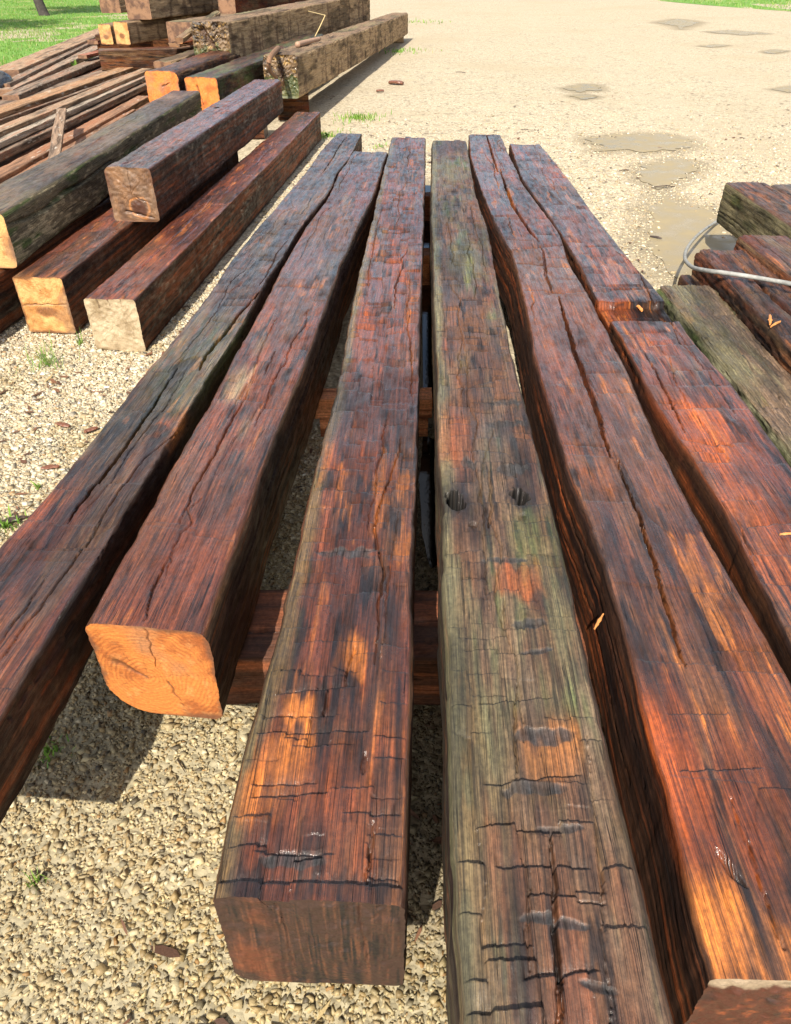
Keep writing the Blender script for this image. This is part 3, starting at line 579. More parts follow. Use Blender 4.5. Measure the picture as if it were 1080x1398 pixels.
main_beam('fourth long beam from the left, mossy grey green at its edges with two round bolt holes and scattered axe bites', B4L, B4R, 41, y0=.05,
          pholes=[(622, 684, 13, 13, .22), (711, 677, 12, 10, .22), (715, 704, 5, 7, .01), (648, 715, 6, 5, .012)],
          pgouges=[(722, 852, 24, 5, .005, .05), (725, 850, 24, 7, .005, 0), (735, 888, 24, 4, .005, .15), (742, 1003, 46, 13, .007, .08), (728, 1076, 48, 11, .007, .1), (765, 1131, 34, 6, .006, .02), (755, 1258, 50, 9, .007, -.1), (812, 1347, 26, 8, .008, -.3),
                   (685, 764, 34, 4, .004, 0), (700, 640, 24, 8, .006, 0), (640, 632, 12, 8, .006, 0), (690, 578, 30, 6, .004, 0), (690, 549, 26, 5, .005, 0)],
          pcuts=[(603, 757, 662, 751, .004, .006, .016), (630, 875, 692, 870, .003, .005, .003), (662, 810, 715, 802, .003, .005, .003), (655, 963, 750, 950, .004, .008, .004), (662, 1072, 790, 1057, .004, .008, .004),
                 (677, 1185, 802, 1184, .004, .008, .004), (712, 1338, 810, 1325, .004, .007, .004), (620, 530, 690, 518, .004, .008, .004), (600, 618, 660, 614, .003, .005, .003), (690, 618, 716, 640, .004, .012, .003)],
          pcracks=[([(752, 1135), (754, 1220), (758, 1300), (761, 1400), (765, 1600)], .0032, .028), ([(706, 930), (702, 990), (706, 1060)], .002, .014), ([(687, 812), (690, 870)], .0016, .01), ([(720, 1190), (720, 1330)], .0014, .008), ([(668, 640), (672, 690), (668, 722)], .003, .014),
                   ([(800, 1000), (815, 1150), (830, 1398)], .0012, .008)],
          bands=[(676, 770, 730, 808, 'rust', .8, .02), (700, 985, 795, 1055, 'brown', .6, .04), (725, 1005, 792, 1050, 'orange', .35, .03), (600, 640, 668, 740, 'black', .5, .05), (700, 700, 780, 780, 'moss', .6, .1), (600, 760, 670, 1398, 'olive', .5, .05),
                 (690, 1070, 800, 1200, 'brown', .4, .06), (620, 570, 700, 640, 'slate', .5, .08), (596, 560, 640, 640, 'rust', .5, .1)],
          colkw=dict(red=.12, dark=.44, orange=.04, grey=.62, moss=.34, olive=.34, edge=.75, edge_r=.8, cell=.7, side=side_brown((.06, .04, .025), .6)), hewn=(.06, .068, .0085), rad=.015, autocracks=8, mat=DAMP,
          end=('brown', None))
B5L = [(640, 184), (642, 213), (655, 254), (672, 296), (686, 325), (700, 345), (711, 390), (721, 438), (728, 485), (745, 540), (762, 596), (773, 644), (786, 676), (805, 712), (835, 800), (860, 890), (880, 1000), (908, 1070), (930, 1150), (945, 1250), (968, 1340)]
B5R = [(683, 183), (699, 217), (714, 252), (740, 286), (768, 324), (777, 359), (799, 393), (821, 432), (840, 471), (866, 525), (886, 575), (911, 629), (945, 689), (979, 755), (1025, 835), (1080, 930), (1190, 1120), (1300, 1310)]
main_beam('fifth long beam from the left, orange red near end and one long dark split down its middle', B5L, B5R, 53,
          pcracks=[([(664, 184), (672, 210), (680, 235)], .006, .03), ([(683, 232), (700, 280), (716, 305), (735, 330)], .007, .035), ([(738, 335), (745, 375), (755, 400)], .005, .02), ([(763, 405), (775, 450), (790, 495), (815, 560), (832, 625)], .006, .035),
                   ([(842, 628), (870, 700), (900, 790), (922, 860), (938, 912)], .0035, .03), ([(1000, 1090), (1030, 1180), (1070, 1300)], .002, .014), ([(980, 1160), (1000, 1190), (1020, 1212)], .005, .012)],
          pcuts=[(910, 975, 990, 975, .003, .005, .002), (930, 1052, 1040, 1050, .004, .007, .003), (700, 342, 776, 334, .006, .006, .012), (745, 402, 800, 398, .005, .006, .008)],
          bands=[(940, 1200, 1010, 1330, 'orange', 1.0, .05), (890, 960, 965, 1180, (.34, .075, .015), .9, .08), (1000, 1000, 1060, 1160, 'rust', .6, .08), (700, 345, 800, 480, 'brown', .8, .2), (720, 400, 830, 560, 'rust', .25, .3), (950, 1100, 1000, 1200, 'black', .5, .05),
                 (800, 500, 900, 700, 'brown', .5, .3), (1020, 850, 1090, 1000, 'orange', .25, .2)],
          colkw=dict(red=.60, dark=.46, orange=.24, grey=.16, cell=.35, side=side_brown((.045, .020, .012), .0)), hewn=(.14, .28, .0045), rad=.014, autocracks=6,  # side tone darkened: shade of the left face put into the colour
          end=('palebroken', [(-.1, .1, .1, .02, .004, .004)]), endM=50, endrough=.006, ns=50)
B6L = [(697, 199), (711, 242), (746, 290), (771, 327), (796, 371), (809, 400), (834, 440), (860, 480), (884, 531), (935, 613), (967, 657), (1001, 723), (1080, 880), (1170, 1060)]
B6R = [(736, 195), (759, 220), (809, 287), (847, 337), (903, 403), (929, 440), (973, 496), (1011, 534), (1032, 566), (1080, 632), (1180, 770), (1330, 975)]
main_beam('rightmost of the six long beams with a square notch cut across its upper face', B6L, B6R, 67,
          pnotch=[(860, 412, 437, .030, -.5, .9)],
          pcuts=[(905, 560, 985, 555, .004, .006, .004), (930, 600, 1000, 612, .004, .005, .003), (1020, 722, 1100, 712, .005, .01, .003), (845, 375, 880, 372, .004, .004, .003)],
          pcracks=[([(880, 480), (915, 545), (935, 590)], .003, .02), ([(1000, 700), (1040, 790)], .002, .01)],
          bands=[(790, 408, 865, 440, 'rust', .8, .015), (865, 404, 940, 440, 'black', .85, .015), (925, 550, 1010, 640, (.32, .075, .015), .85, .1), (990, 660, 1080, 760, 'rust', .75, .1), (740, 225, 790, 250, 'rust', .7, .1), (880, 520, 930, 600, 'red', .6, .1)],
          colkw=dict(red=.62, dark=.52, orange=.20, grey=.14, cell=.5, side=side_brown((.05, .022, .012), .0)), hewn=(.10, .15, .0065), rad=.012, autocracks=6,
          end=('weathered', None))

# ---- crosswise bearers under the beams
def rows_step(s):
    return lambda L: np.linspace(0, L, max(3, int(L/s)+1))
def bearer(label, D, x0, x1, z0, z1, w, seed, tone=None, rot=0):
    def fcol(u, v, wt, cr, L, Wd, H, sd):
        n = fbm(v*4, u*30, 4, sd+70); c = lerp(np.broadcast_to(np.array(tone or (.66, .27, .12)), u.shape+(3,)), np.array([.26, .085, .035]), sst(-.2, .5, n)); return c
    timber('bearer_block', label, 'wood block', 'crosswise blocks carrying the long beams', (x0, D+w/2, z0), (x1, D+w/2+rot, z0), -w/2, w/2, z1-z0, 0, rows=rows_step(.012), nt=26, ns=22, rad=.006, seed=seed,
           colour=fcol, mat=BEARER, end=('brown', None), rough=.004, autocracks=5, endM=8)
bearer('broad dark bearer crossing nearest the orange sawn end', 1.33, -.62, 1.02, .004, .196, .27, 71, (.085, .036, .02))
bearer('upper red bearer of the stacked middle pair beneath the beams', 2.76, -.345, .155, .105, .197, .11, 72)
bearer('lower red bearer of the stacked middle pair lying in the puddle', 2.775, -.325, .14, .004, .101, .10, 73)
bearer('orange red bearer crossing behind the middle pair', 4.62, -.30, .23, .006, .197, .16, 74, (.55, .20, .075))
bearer('farthest bearer under the far ends of the beams', 6.05, -.46, .98, .006, .197, .14, 75, (.30, .10, .05))

# ---- left pile: big timbers placed by their near end and far end
def big(label, A, B, w, hgt, seed, colkw, end, far=None, mat=None, group='heavy timbers stacked left of the long beams', step=.012, rad=.02, hewn=(.12, .14, .005), name='squared_timber', nt=60, ns=44, **kw):
    ck = dict(colkw)
    return timber(name, label, 'timber', group, A, B, -w/2, w/2, hgt, 0, rows=rows_step(step), nt=nt, ns=ns, seed=seed, colour=col_generic(**ck), rad=rad, hewn=hewn, mat=mat or WET, end=end, far_end=far, **kw)
big('shiny red timber on the ground nearest the long beams with a pale grey sawn end', (-1.46, 3.66, .005), (-.98, 9.35, .005), .27, .28, 101,
    dict(red=.85, dark=.38, orange=.28, grey=-.2, side=side_brown((.14, .042, .016), .12)), ('pale', [(-.07, .14, -.06, .08, .003, .01), (-.01, .14, .0, .09, .003, .01), (.06, .14, .06, .10, .002, .008)]), rad=.012, endrough=.006,
    cracks=[([(.10, .1), (.12, .5), (.13, 1.0)], .004, .02), ([(.2, .6), (.21, 1.3)], .003, .02)])
big('timber with a yellow sawn end and dark rotten heart, half under the top timber', (-1.90, 3.88, .01), (-1.62, 7.6, .01), .27, .31, 102,
    dict(red=.75, dark=.45, orange=.2, grey=-.1, side=side_brown((.09, .032, .015), .0)), ('yellow', [(-.12, .0, .13, .01, .004, .006)]), endrough=.004)
big('short thick purple red timber lying on top of the two front timbers', (-1.66, 4.92, .32), (-1.37, 9.1, .31), .30, .32, 103,
    dict(red=.80, dark=.45, orange=.14, grey=-.2, side=side_brown((.09, .028, .013), -.2)), ('tan', [(.0, .15, .0, .0, .003, .006), (-.06, -.10, .12, -.14, .006, .02), (.03, -.02, .14, -.06, .004, .01)]), endrough=.006, rad=.03,
    holes=[(.10, 2.3, .02, .035, .03)])
big('dark red timber on the ground at the left edge beneath the mossy one', (-2.36, 3.2, .01), (-2.05, 7.4, .01), .28, .29, 104,
    dict(red=.5, dark=.5, orange=.12, grey=.2, side=side_brown((.16, .06, .03), .1)), ('brown', None))
big('mossy green sided timber with a wavy crack and orange end at the left edge', (-2.22, 4.06, .31), (-2.12, 8.5, .31), .30, .29, 105,
    dict(red=.1, dark=.3, orange=.05, grey=.95, olive=.45, moss=.15, side=lambda u, v, sd, c: lerp(lerp(np.broadcast_to(np.array([.13, .105, .062]), u.shape+(3,)), PAL['moss']*1.1, sst(.05, .5, fbm(v*3, u*20, 4, sd+41))), np.array([.36, .30, .18]), sst(.22, .6, fbm(v*16, u*70, 4, sd+42)+.3*sst(.40, .46, u))*.75)),
    ('yellow', [(-.10, .0, .12, .02, .003, .004)]), mat=DAMP, rad=.03, hewn=None,
    cracks=[([(.36, .02), (.39, .25), (.41, .5), (.385, .8), (.40, 1.2), (.38, 1.7)], .007, .03)])
big('rough dark timber with a deep orange round sawn end behind the boards', (-2.50, 9.1, .38), (-1.95, 14.0, .38), .36, .33, 106,
    dict(red=.35, dark=.5, orange=.12, grey=.45), ('deeporange', [(.0, .02, .08, .05, .01, .01)]), mat=DAMP, rad=.08, hewn=None, rough=.008, step=.02, nt=44, ns=34)
big('mossy timber with a deep orange end standing behind the mossy timber end', (-2.06, 9.0, .30), (-1.35, 14.5, .30), .36, .36, 107,
    dict(red=.05, dark=.55, orange=.02, grey=.5, moss=.55, olive=.4), ('deeporange', [(-.05, .1, .0, -.1, .01, .01)]), mat=DAMP, rad=.05, hewn=None, rough=.006, step=.02, nt=44, ns=34)
dry = dict(red=.0, dark=-.25, orange=.0, grey=1.5, olive=.3, bright=1.6, side=lambda u, v, sd, c: lerp(np.broadcast_to(np.array([.22, .155, .09]), u.shape+(3,)), np.array([.10, .065, .04]), np.clip(sst(-.1, .7, fbm(v*5, u*34, 4, sd+44))+.8*sst(.42, .6, vn(v*16+vn(u*12, v*3, 5)*.5, u*2.5, sd+45)), 0, 1)))
# far grey timber, raised
big('long dry grey brown timber stretching far along the gravel with a rotten near end', (-1.37, 10.2, .30), (.10, 22.0, .12), .42, .45, 108, dry, ('rotten', [(.0, .1, .02, -.15, .03, .03)]), mat=DRY, hewn=(.1, .12, .008), step=.016, rad=.03, rough=.008, ns=50, endrough=.02)
big('block of red brown timber propping the near end of the long dry timber', (-1.52, 10.75, .0), (-1.12, 10.8, .0), .30, .285, 109, dict(red=.3, dark=.5, grey=.5), ('brown', None), mat=DAMP, step=.02, nt=20, ns=24, hewn=None)
big('grey sleeper propping the far end of the long dry timber', (-.10, 21.4, .0), (.20, 21.4, .0), .3, .115, 110, dry, ('brown', None), mat=DRY, step=.03, nt=16, ns=16, hewn=None)
big('grey timber with a hollow rotten mossy end in the middle of the stack', (-2.36, 11.2, .52), (-.80, 19.5, .55), .50, .50, 111, dry, ('rotten', [(-.1, .15, .1, -.1, .04, .05)]), mat=DRY, hewn=(.12, .16, .008), step=.022, rad=.02, rough=.008, endrough=.03)
big('topmost broad grey timber on the far stack by the lawn', (-3.80, 13.2, .93), (-2.22, 19.0, .93), .40, .34, 112, dry, ('brown', None), mat=DRY, hewn=(.14, .2, .008), step=.024, nt=44, ns=34, rough=.008)
big('grey timber with a chewed end behind the topmost one', (-4.72, 14.8, .93), (-3.1, 20.7, .93), .38, .33, 113, dry, ('brown', None), mat=DRY, hewn=None, step=.03, nt=34, ns=30, rough=.01)
big('short timber with a bright yellow sawn end under the topmost timber', (-4.02, 12.9, .64), (-3.2, 15.6, .64), .24, .28, 114, dry, ('yellow', None), mat=DRY, hewn=None, step=.03, nt=30, ns=30)
big('second yellow ended timber left of the short yellow ended one', (-4.42, 13.4, .60), (-3.6, 16.2, .60), .22, .26, 115, dry, ('yellow', None), mat=DRY, hewn=None, step=.03, nt=30, ns=30)
big('dark timber lying crosswise with a pale brown left end under the yellow ended ones', (-4.2, 12.3, .38), (-1.9, 12.9, .38), .34, .25, 116, dict(red=.3, dark=.5, grey=.6), ('tan', None), mat=DAMP, hewn=None, step=.02, nt=30, ns=30)
big('grey timber slanting below the topmost timber beside the hollow one', (-3.10, 12.7, .60), (-2.0, 18.0, .60), .42, .33, 117, dry, ('brown', None), mat=DRY, hewn=None, step=.03, nt=34, ns=30)
big('red brown timber behind the hollow ended one', (-2.75, 14.6, .93), (-1.2, 21.0, .80), .30, .26, 118, dict(red=.45, dark=.3, grey=.55, orange=.3), ('brown', None), mat=DRY, hewn=None, step=.03, nt=30, ns=26)
big('pale timber at the back of the stack against the lawn', (-3.2, 19.6, .75), (-1.6, 25.0, .75), .34, .34, 119, dry, ('tan', None), mat=DRY, hewn=None, step=.04, nt=26, ns=26)
big('low sleeper under the back of the stack', (-5.3, 15.6, .0), (-1.9, 15.9, .0), .34, .58, 120, dict(red=.3, dark=.55, grey=.5), ('brown', None), mat=DRY, hewn=None, step=.04, nt=26, ns=26)
big('sleeper under the front of the far stack, in shade', (-3.9, 13.2, .0), (-1.7, 13.6, .0), .36, .33, 121, dict(red=.3, dark=.55, grey=.5), ('brown', None), mat=DRY, hewn=None, step=.04, nt=26, ns=26)
big('bearer beneath the mossy timber and the round orange end', (-2.8, 9.5, .0), (-1.5, 9.5, .0), .3, .30, 122, dict(red=.3, dark=.5, grey=.4), ('brown', None), mat=DAMP, hewn=None, step=.03, nt=20, ns=20)

oc = 'broken offcuts lying about the far stack'
def offcut(label, A, B, w, h_, sd_, dd, e): big(label, A, B, w, h_, sd_, dd, (e, None), group=oc, mat=DRY, hewn=None, step=.03, nt=20, ns=16, rough=.012, rad=.02, name='timber_offcut')
offcut('thin slab leaning over the crosswise timber by the round orange end', (-2.95, 10.9, .55), (-2.2, 13.4, .66), .26, .07, 401, dry, 'brown')
offcut('short reddish slab on top of the crosswise timber', (-3.1, 12.2, .66), (-2.55, 13.3, .70), .20, .06, 402, dict(red=.6, dark=.3, grey=.4, orange=.3), 'tan')
offcut('narrow strip of wood poking out beside the hollow end', (-2.72, 11.0, .80), (-2.6, 13.0, .98), .10, .07, 403, dry, 'tan')
offcut('loose slab lying flat on the topmost timber', (-3.6, 14.6, 1.28), (-2.9, 17.6, 1.28), .22, .06, 404, dry, 'brown')
offcut('thin tilted slab between the two grey timbers at the top', (-3.9, 14.0, .95), (-3.0, 18.0, 1.20), .14, .10, 405, dry, 'tan')
offcut('dark stub jammed under the hollow ended timber', (-2.2, 11.6, .0), (-1.75, 12.4, .0), .3, .5, 406, dict(red=.3, dark=.6, grey=.3), 'brown')

# ---- loose boards on the left
def board(label, p0, p1, z, w, th, seed, tone, group='old boards lying left of the heavy timbers', zz=None, ext=.0):
    a = at(*p0, z); b = at(*p1, zz if zz is not None else z); a.z -= th; b.z -= th; d = (b-a); a = a-d*ext
    def fcol(u, v, wt, cr, L, Wd, H, sd):
        n = fbm(v*2.2, u*30, 4, sd+70); n2 = fbm(v*9, u*60, 4, sd+71)
        c = lerp(np.broadcast_to(np.array(tone), u.shape+(3,)), np.array(tone)*.38, sst(-.1, .5, n)); c = lerp(c, np.array([.30, .10, .04]), sst(.2, .5, -n+.4*n2)*.5)
        return lerp(c, np.array([.62, .56, .46]), sst(.42, .55, n2)*.6)
    return timber('board', label, 'board', group, a, b, -w/2, w/2, th, 0, rows=rows_step(.025), nt=22, ns=6, rad=.004, seed=seed, colour=fcol, mat=DRY, rough=.003, autocracks=4, end=('brown', None), endM=5)
T1 = (.34, .23, .145); T2 = (.30, .16, .09); T3 = (.24, .17, .12); T4 = (.20, .10, .06)
board('wide ragged brown board, uppermost in the front row of boards', (-30, 160), (203, 81), .42, .22, .05, 201, (.36, .21, .11), ext=.1)
board('board with pale worn edge just right of the widest ragged board', (-30, 188), (209, 90), .40, .15, .05, 202, T1, ext=.1)
board('white flecked board in the middle of the front row', (-30, 203), (198, 102), .36, .13, .05, 203, (.40, .33, .25), ext=.1)
board('grey brown board resting lower than the white flecked one', (-30, 218), (197, 113), .30, .15, .06, 204, T3, ext=.1)
board('dark shaded board under the leaning stake', (-30, 236), (199, 121), .20, .16, .06, 205, T4, ext=.1)
board('reddish board with white chips along its edge', (-30, 252), (196, 131), .27, .16, .06, 206, T2, ext=.1)
board('reddish board beside the mossy timber, nearest of the boards', (-30, 273), (176, 149), .24, .16, .06, 207, T2, ext=.1)
board('lowest board under the front row', (-30, 262), (196, 135), .12, .5, .06, 208, T4, ext=.1)
board('lowest broad board under the ragged one', (-30, 215), (205, 96), .12, .6, .07, 209, T4, ext=.1)
board('broad low board at the back of the front row', (-30, 160), (200, 84), .18, .7, .06, 218, T3, ext=.1)
board('lowest brown board below the white flecked one', (-30, 240), (196, 112), .10, .7, .06, 219, T4, ext=.1)
board('short brown stake leaning across the boards', (72, 224), (84, 148), .45, .09, .025, 210, (.30, .20, .13), zz=.48)
board('thick old board lying along the lawn edge', (5, 96), (146, 38), .32, .42, .12, 211, (.36, .24, .15), ext=.0)
board('dark narrow board next to the lawn edge board', (18, 108), (165, 36), .28, .16, .14, 212, T3, ext=.05)
board('grey board second from the lawn edge', (14, 118), (135, 62), .24, .24, .08, 213, (.33, .24, .17), ext=.05)
board('grey plank between the black sack and the crosswise timber', (22, 126), (148, 74), .24, .22, .08, 214, T3, ext=.05)
board('mud brown plank low beside the small green weed', (20, 136), (150, 84), .14, .35, .08, 215, T4, ext=.05)
board('short red brown broken piece by the yellow ended timbers', (126, 55), (160, 50), .50, .22, .06, 216, (.30, .11, .08))
board('short splintered red piece below the yellow ended timbers', (112, 75), (142, 68), .34, .16, .05, 217, (.36, .14, .09))

# ---- right pile
RG = 'dark timbers in the pile on the right'
big('low mossy yellow green timber on the right beside the long beams', (1.455, .30, .004), (1.46, 3.68, .004), .27, .345, 301, dict(bright=1.15, red=.25, dark=.2, orange=.05, grey=.95, olive=.62, moss=.10, side=lambda u, v, sd, c: lerp(np.broadcast_to(np.array([.15, .14, .085]), u.shape+(3,)), PAL['moss']*.6, sst(-.2, .4, fbm(v*5, u*20, 4, sd+41)))),
    ('brown', None), group=RG, mat=DAMP, hewn=(.14, .3, .004), step=.007, nt=90, rad=.03, rough=.013, ns=36)
big('dark split timber under the hose on the right', (1.67, .9, .12), (1.76, 4.0, .12), .30, .31, 302, dict(red=.3, dark=.55, orange=.22, grey=.45), ('brown', None), group=RG, mat=DAMP, hewn=(.1, .3, .008), step=.008, nt=80, rad=.035, rough=.009, ns=36, autocracks=9,
    cracks=[([(.16, 1.4), (.15, 2.2), (.14, 2.8)], .012, .05)])
big('brown timber touching the split one behind the hose', (2.04, 1.6, .16), (2.0, 4.12, .16), .28, .31, 303, dict(red=.4, dark=.5, orange=.26, grey=.4), ('brown', None), group=RG, mat=DAMP, hewn=(.1, .2, .006), step=.01, rad=.03, rough=.006)
big('mossy grey sided timber with reddish top at the far side of the right pile', (2.33, 2.2, .22), (2.33, 5.25, .22), .27, .26, 304, dict(red=.45, dark=.4, orange=.15, grey=.4, side=lambda u, v, sd, c: lerp(np.broadcast_to(np.array([.13, .12, .08]), u.shape+(3,)), PAL['moss']*.7, sst(-.1, .5, fbm(v*5, u*15, 4, sd+41)))),
    ('brown', None), group=RG, mat=DAMP, hewn=None, step=.01, rad=.02, rough=.006)
big('dark rounded timber at the right edge beyond the mossy sided one', (2.68, 2.6, .12), (2.72, 5.45, .12), .28, .30, 305, dict(red=.2, dark=.6, grey=.5), ('brown', None), group=RG, mat=DAMP, hewn=None, step=.02, rad=.05)
big('bearer under the far ends of the right pile, shaded', (1.62, 3.6, .0), (3.0, 3.62, .0), .16, .115, 306, dict(red=.3, dark=.5, grey=.5), ('brown', None), group=RG, mat=DAMP, hewn=None, step=.02, nt=20, ns=14)
big('small dark block sticking out at the hose bend', (1.60, 3.72, .0), (1.60, 3.98, .0), .12, .30, 307, dict(red=.3, dark=.6, grey=.4), ('brown', None), ('brown', None), group=RG, mat=DAMP, hewn=None, step=.02, nt=20, ns=14)

# ------------------------------------------------------------------ tubes (hose, sticks)
def tube(name, pts, r, mat, parent=None, n=14, sub=8, taper=None, smooth=True):
    P = [Vector(p) for p in pts]; Q = []
    for i in range(len(P)-1):
        p0 = P[max(i-1, 0)]; p1 = P[i]; p2 = P[i+1]; p3 = P[min(i+2, len(P)-1)]
        for k in range(sub):
            t = k/sub; Q.append(.5*((2*p1)+(-p0+p2)*t+(2*p0-5*p1+4*p2-p3)*t*t+(-p0+3*p1-3*p2+p3)*t**3))
    Q.append(P[-1]); V = []; m = len(Q); up = Vector((0, 0, 1))
    for i, q in enumerate(Q):
        d = (Q[min(i+1, m-1)]-Q[max(i-1, 0)]).normalized(); a = d.cross(up)
        if a.length < .05: a = d.cross(Vector((1, 0, 0)))
        a.normalize(); b = a.cross(d); f = i/(m-1); rr = r*(taper(f) if taper else 1)
        for k in range(n):
            t = 2*math.pi*k/n; V.append(q+a*(math.cos(t)*rr)+b*(math.sin(t)*rr))
    F = [(i*n+k, i*n+(k+1) % n, (i+1)*n+(k+1) % n, (i+1)*n+k) for i in range(m-1) for k in range(n)]
    me = bpy.data.meshes.new(name); me.from_pydata(V, [], F+[tuple(range(n))[::-1], tuple(range((m-1)*n, m*n))]); me.materials.append(mat)
    for p in me.polygons: p.use_smooth = smooth
    o = bpy.data.objects.new(name, me); C.objects.link(o)
    if parent: o.parent = parent
    return o
HOSE = simple('dusty_grey_rubber_hose', (.27, .27, .25), .6, 0, 25, .0012, .35)
hp = [at(1002, 290, .03), at(990, 297, .03), at(976, 304, .05), at(956, 318, .13), at(940, 336, .20), at(935, 352, .27), at(944, 364, .36), at(962, 369, .43), at(985, 372, .455), at(1020, 377, .462), at(1060, 384, .472), at(1100, 391, .49), at(1180, 405, .50), at(1260, 425, .48)]
tag(tube('hose', hp, .0105, HOSE), 'light grey rubber hose curling over the dark timbers on the right', 'hose')
STICK = simple('bare_dead_wood', (.20, .11, .06), .8, 0, 60, .003, .4)
tag(tube('bent_branch', [at(380, 66, .79), at(372, 74, .79), at(367, 84, .74), at(369, 97, .64), at(378, 106, .56)], .032, STICK, taper=lambda f: 1-.35*f), 'dark bent branch hooked over the rotten end of the long dry timber', 'branch')
ro = tag(tube('round_peg', [at(406, 61, .765), at(420, 57, .765), at(436, 53, .765)], .035, simple('pinkish_peeled_wood', (.34, .21, .14), .7), taper=lambda f: 1-.25*f), 'short round peg of wood lying on top of the long dry timber', 'peg')
STRAW = simple('dry_straw', (.55, .42, .2), .7)
tag(tube('straw_stalk', [at(415, 14, .95), at(432, 18, .98), at(444, 21, 1.0)], .006, STRAW), 'thin yellow stalk reaching across between the far timbers', 'stalk')
tag(tube('straw_stalk', [at(444, 21, 1.0), at(437, 36, .88), at(430, 50, .76)], .006, STRAW), 'thin yellow stalk standing upright beside the round peg', 'stalk')

# black sack
bagm = simple('black_plastic_film', (.012, .012, .013), .22, .4, 9, .03, .3)
ba = at(-22, 146, .0); n1, n2 = 40, 60
th = np.linspace(.02, math.pi*.62, n1); ph = np.linspace(0, 2*math.pi, n2, endpoint=False); TH, PH = np.meshgrid(th, ph, indexing='ij')
rr = 1+.16*fbm(PH*0+np.cos(PH)*3+4, np.sin(PH)*3+TH*2, 4, 3)+.05*np.abs(vn(np.cos(PH)*9, np.sin(PH)*9+TH*3, 8))
V = np.stack([np.sign(np.cos(PH))*np.abs(np.cos(PH))**.6*np.sin(TH)**.6*.36*rr, np.sign(np.sin(PH))*np.abs(np.sin(PH))**.6*np.sin(TH)**.6*.45*rr, .20+.22*np.cos(TH)*rr], 2).reshape(-1, 3)
V[:, 2] = np.maximum(V[:, 2], 0.0)
i = np.arange(n1-1)[:, None]*n2+np.arange(n2)[None]; j = np.arange(n1-1)[:, None]*n2+(np.arange(n2)[None]+1) % n2
o = mesh_np('plastic_sack', V, np.stack([i, i+n2, j+n2, j], 2).reshape(-1, 4), bagm); o.location = (ba.x-.02, ba.y+.1, 0); tag(o, 'shiny black plastic sack at the left edge by the boards', 'sack')

# ------------------------------------------------------------------ gravel stones (uncountable)
ico = []
g = (1+5**.5)/2
iv = np.array([(-1, g, 0), (1, g, 0), (-1, -g, 0), (1, -g, 0), (0, -1, g), (0, 1, g), (0, -1, -g), (0, 1, -g), (g, 0, -1), (g, 0, 1), (-g, 0, -1), (-g, 0, 1)], float); iv /= np.linalg.norm(iv[0])
ifc = np.array([(0, 11, 5), (0, 5, 1), (0, 1, 7), (0, 7, 10), (0, 10, 11), (1, 5, 9), (5, 11, 4), (11, 10, 2), (10, 7, 6), (7, 1, 8), (3, 9, 4), (3, 4, 2), (3, 2, 6), (3, 6, 8), (3, 8, 9), (4, 9, 5), (2, 4, 11), (6, 2, 10), (8, 6, 7), (9, 8, 1)])
stone_m = N('limestone_gravel'); tt = stone_m.attr('tint', 0); P = stone_m.n('ShaderNodeNewGeometry').outputs['Position']; nn = stone_m.noise(P, 260, 4, .7)
ff = stone_m.mr(nn, .3, .7, .75, 1.2); cb = stone_m.n('ShaderNodeCombineXYZ'); [stone_m.l(ff, cb.inputs[q]) for q in range(3)]
stone_m.l(stone_m.mix(1.0, tt, cb.outputs[0], 'MULTIPLY'), stone_m.b.inputs['Base Color']); stone_m.b.inputs['Roughness'].default_value = .6; stone_m.l(stone_m.bump(nn, .8, .001), stone_m.b.inputs['Normal'])
cube_v = np.array([(x_, y_, z_) for x_ in (-1, 1) for y_ in (-1, 1) for z_ in (-1, 1)], float)*.72
cube_f = np.array([(0, 1, 3, 2), (4, 6, 7, 5), (0, 4, 5, 1), (2, 3, 7, 6), (0, 2, 6, 4), (1, 5, 7, 3)])
def stones(name, label, x, y, size, seed, dampen):
    R = np.random.RandomState(seed); n = len(x)
    V = cube_v[None]*(1+R.uniform(-.55, .35, (n, 8, 1)))+R.uniform(-.22, .22, (n, 8, 3)); V = V*np.stack([R.uniform(.8, 1.45, n), R.uniform(.6, 1.0, n), R.uniform(.45, .85, n)], 1)[:, None]
    a = R.uniform(0, 6.283, n); b = R.uniform(-.9, .9, n); ca, sa, cb_, sb = np.cos(a), np.sin(a), np.cos(b), np.sin(b)
    X, Y, Z = V[..., 0], V[..., 1], V[..., 2]; Y, Z = Y*cb_[:, None]-Z*sb[:, None], Y*sb[:, None]+Z*cb_[:, None]; X, Y = X*ca[:, None]-Y*sa[:, None], X*sa[:, None]+Y*ca[:, None]
    s = size[:, None]; P = np.stack([X*s+x[:, None], Y*s+y[:, None], Z*s+gz(x, y)[:, None]+s*R.uniform(-.40, .25, (n, 1))], 2)
    c = np.tile(np.array([.50, .42, .285]), (n, 1)); k = R.rand(n)
    c[k < .3] = (.60, .52, .36); c[(k > .3) & (k < .55)] = (.40, .31, .18); c[(k > .55) & (k < .66)] = (.29, .26, .20); c[(k > .66) & (k < .68)] = (.42, .26, .12); c[(k > .68) & (k < .76)] = (.68, .63, .51); c[(k > .76) & (k < .80)] = (.13, .11, .08)
    c *= R.uniform(.75, 1.12, (n, 1)); c = c*(1-dampen[:, None])+c*np.array([.66, .60, .43])*dampen[:, None]
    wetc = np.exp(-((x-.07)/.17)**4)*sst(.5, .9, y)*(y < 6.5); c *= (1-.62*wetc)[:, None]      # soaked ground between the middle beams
    F = (cube_f[None]+np.arange(n)[:, None, None]*8).reshape(-1, 4)
    o = mesh_np(name, P.reshape(-1, 3), F, stone_m.m, None, np.repeat(c, 8, 0), smooth=False); tag(o, label, 'gravel', kind='stuff'); return o
R = np.random.RandomState(9)
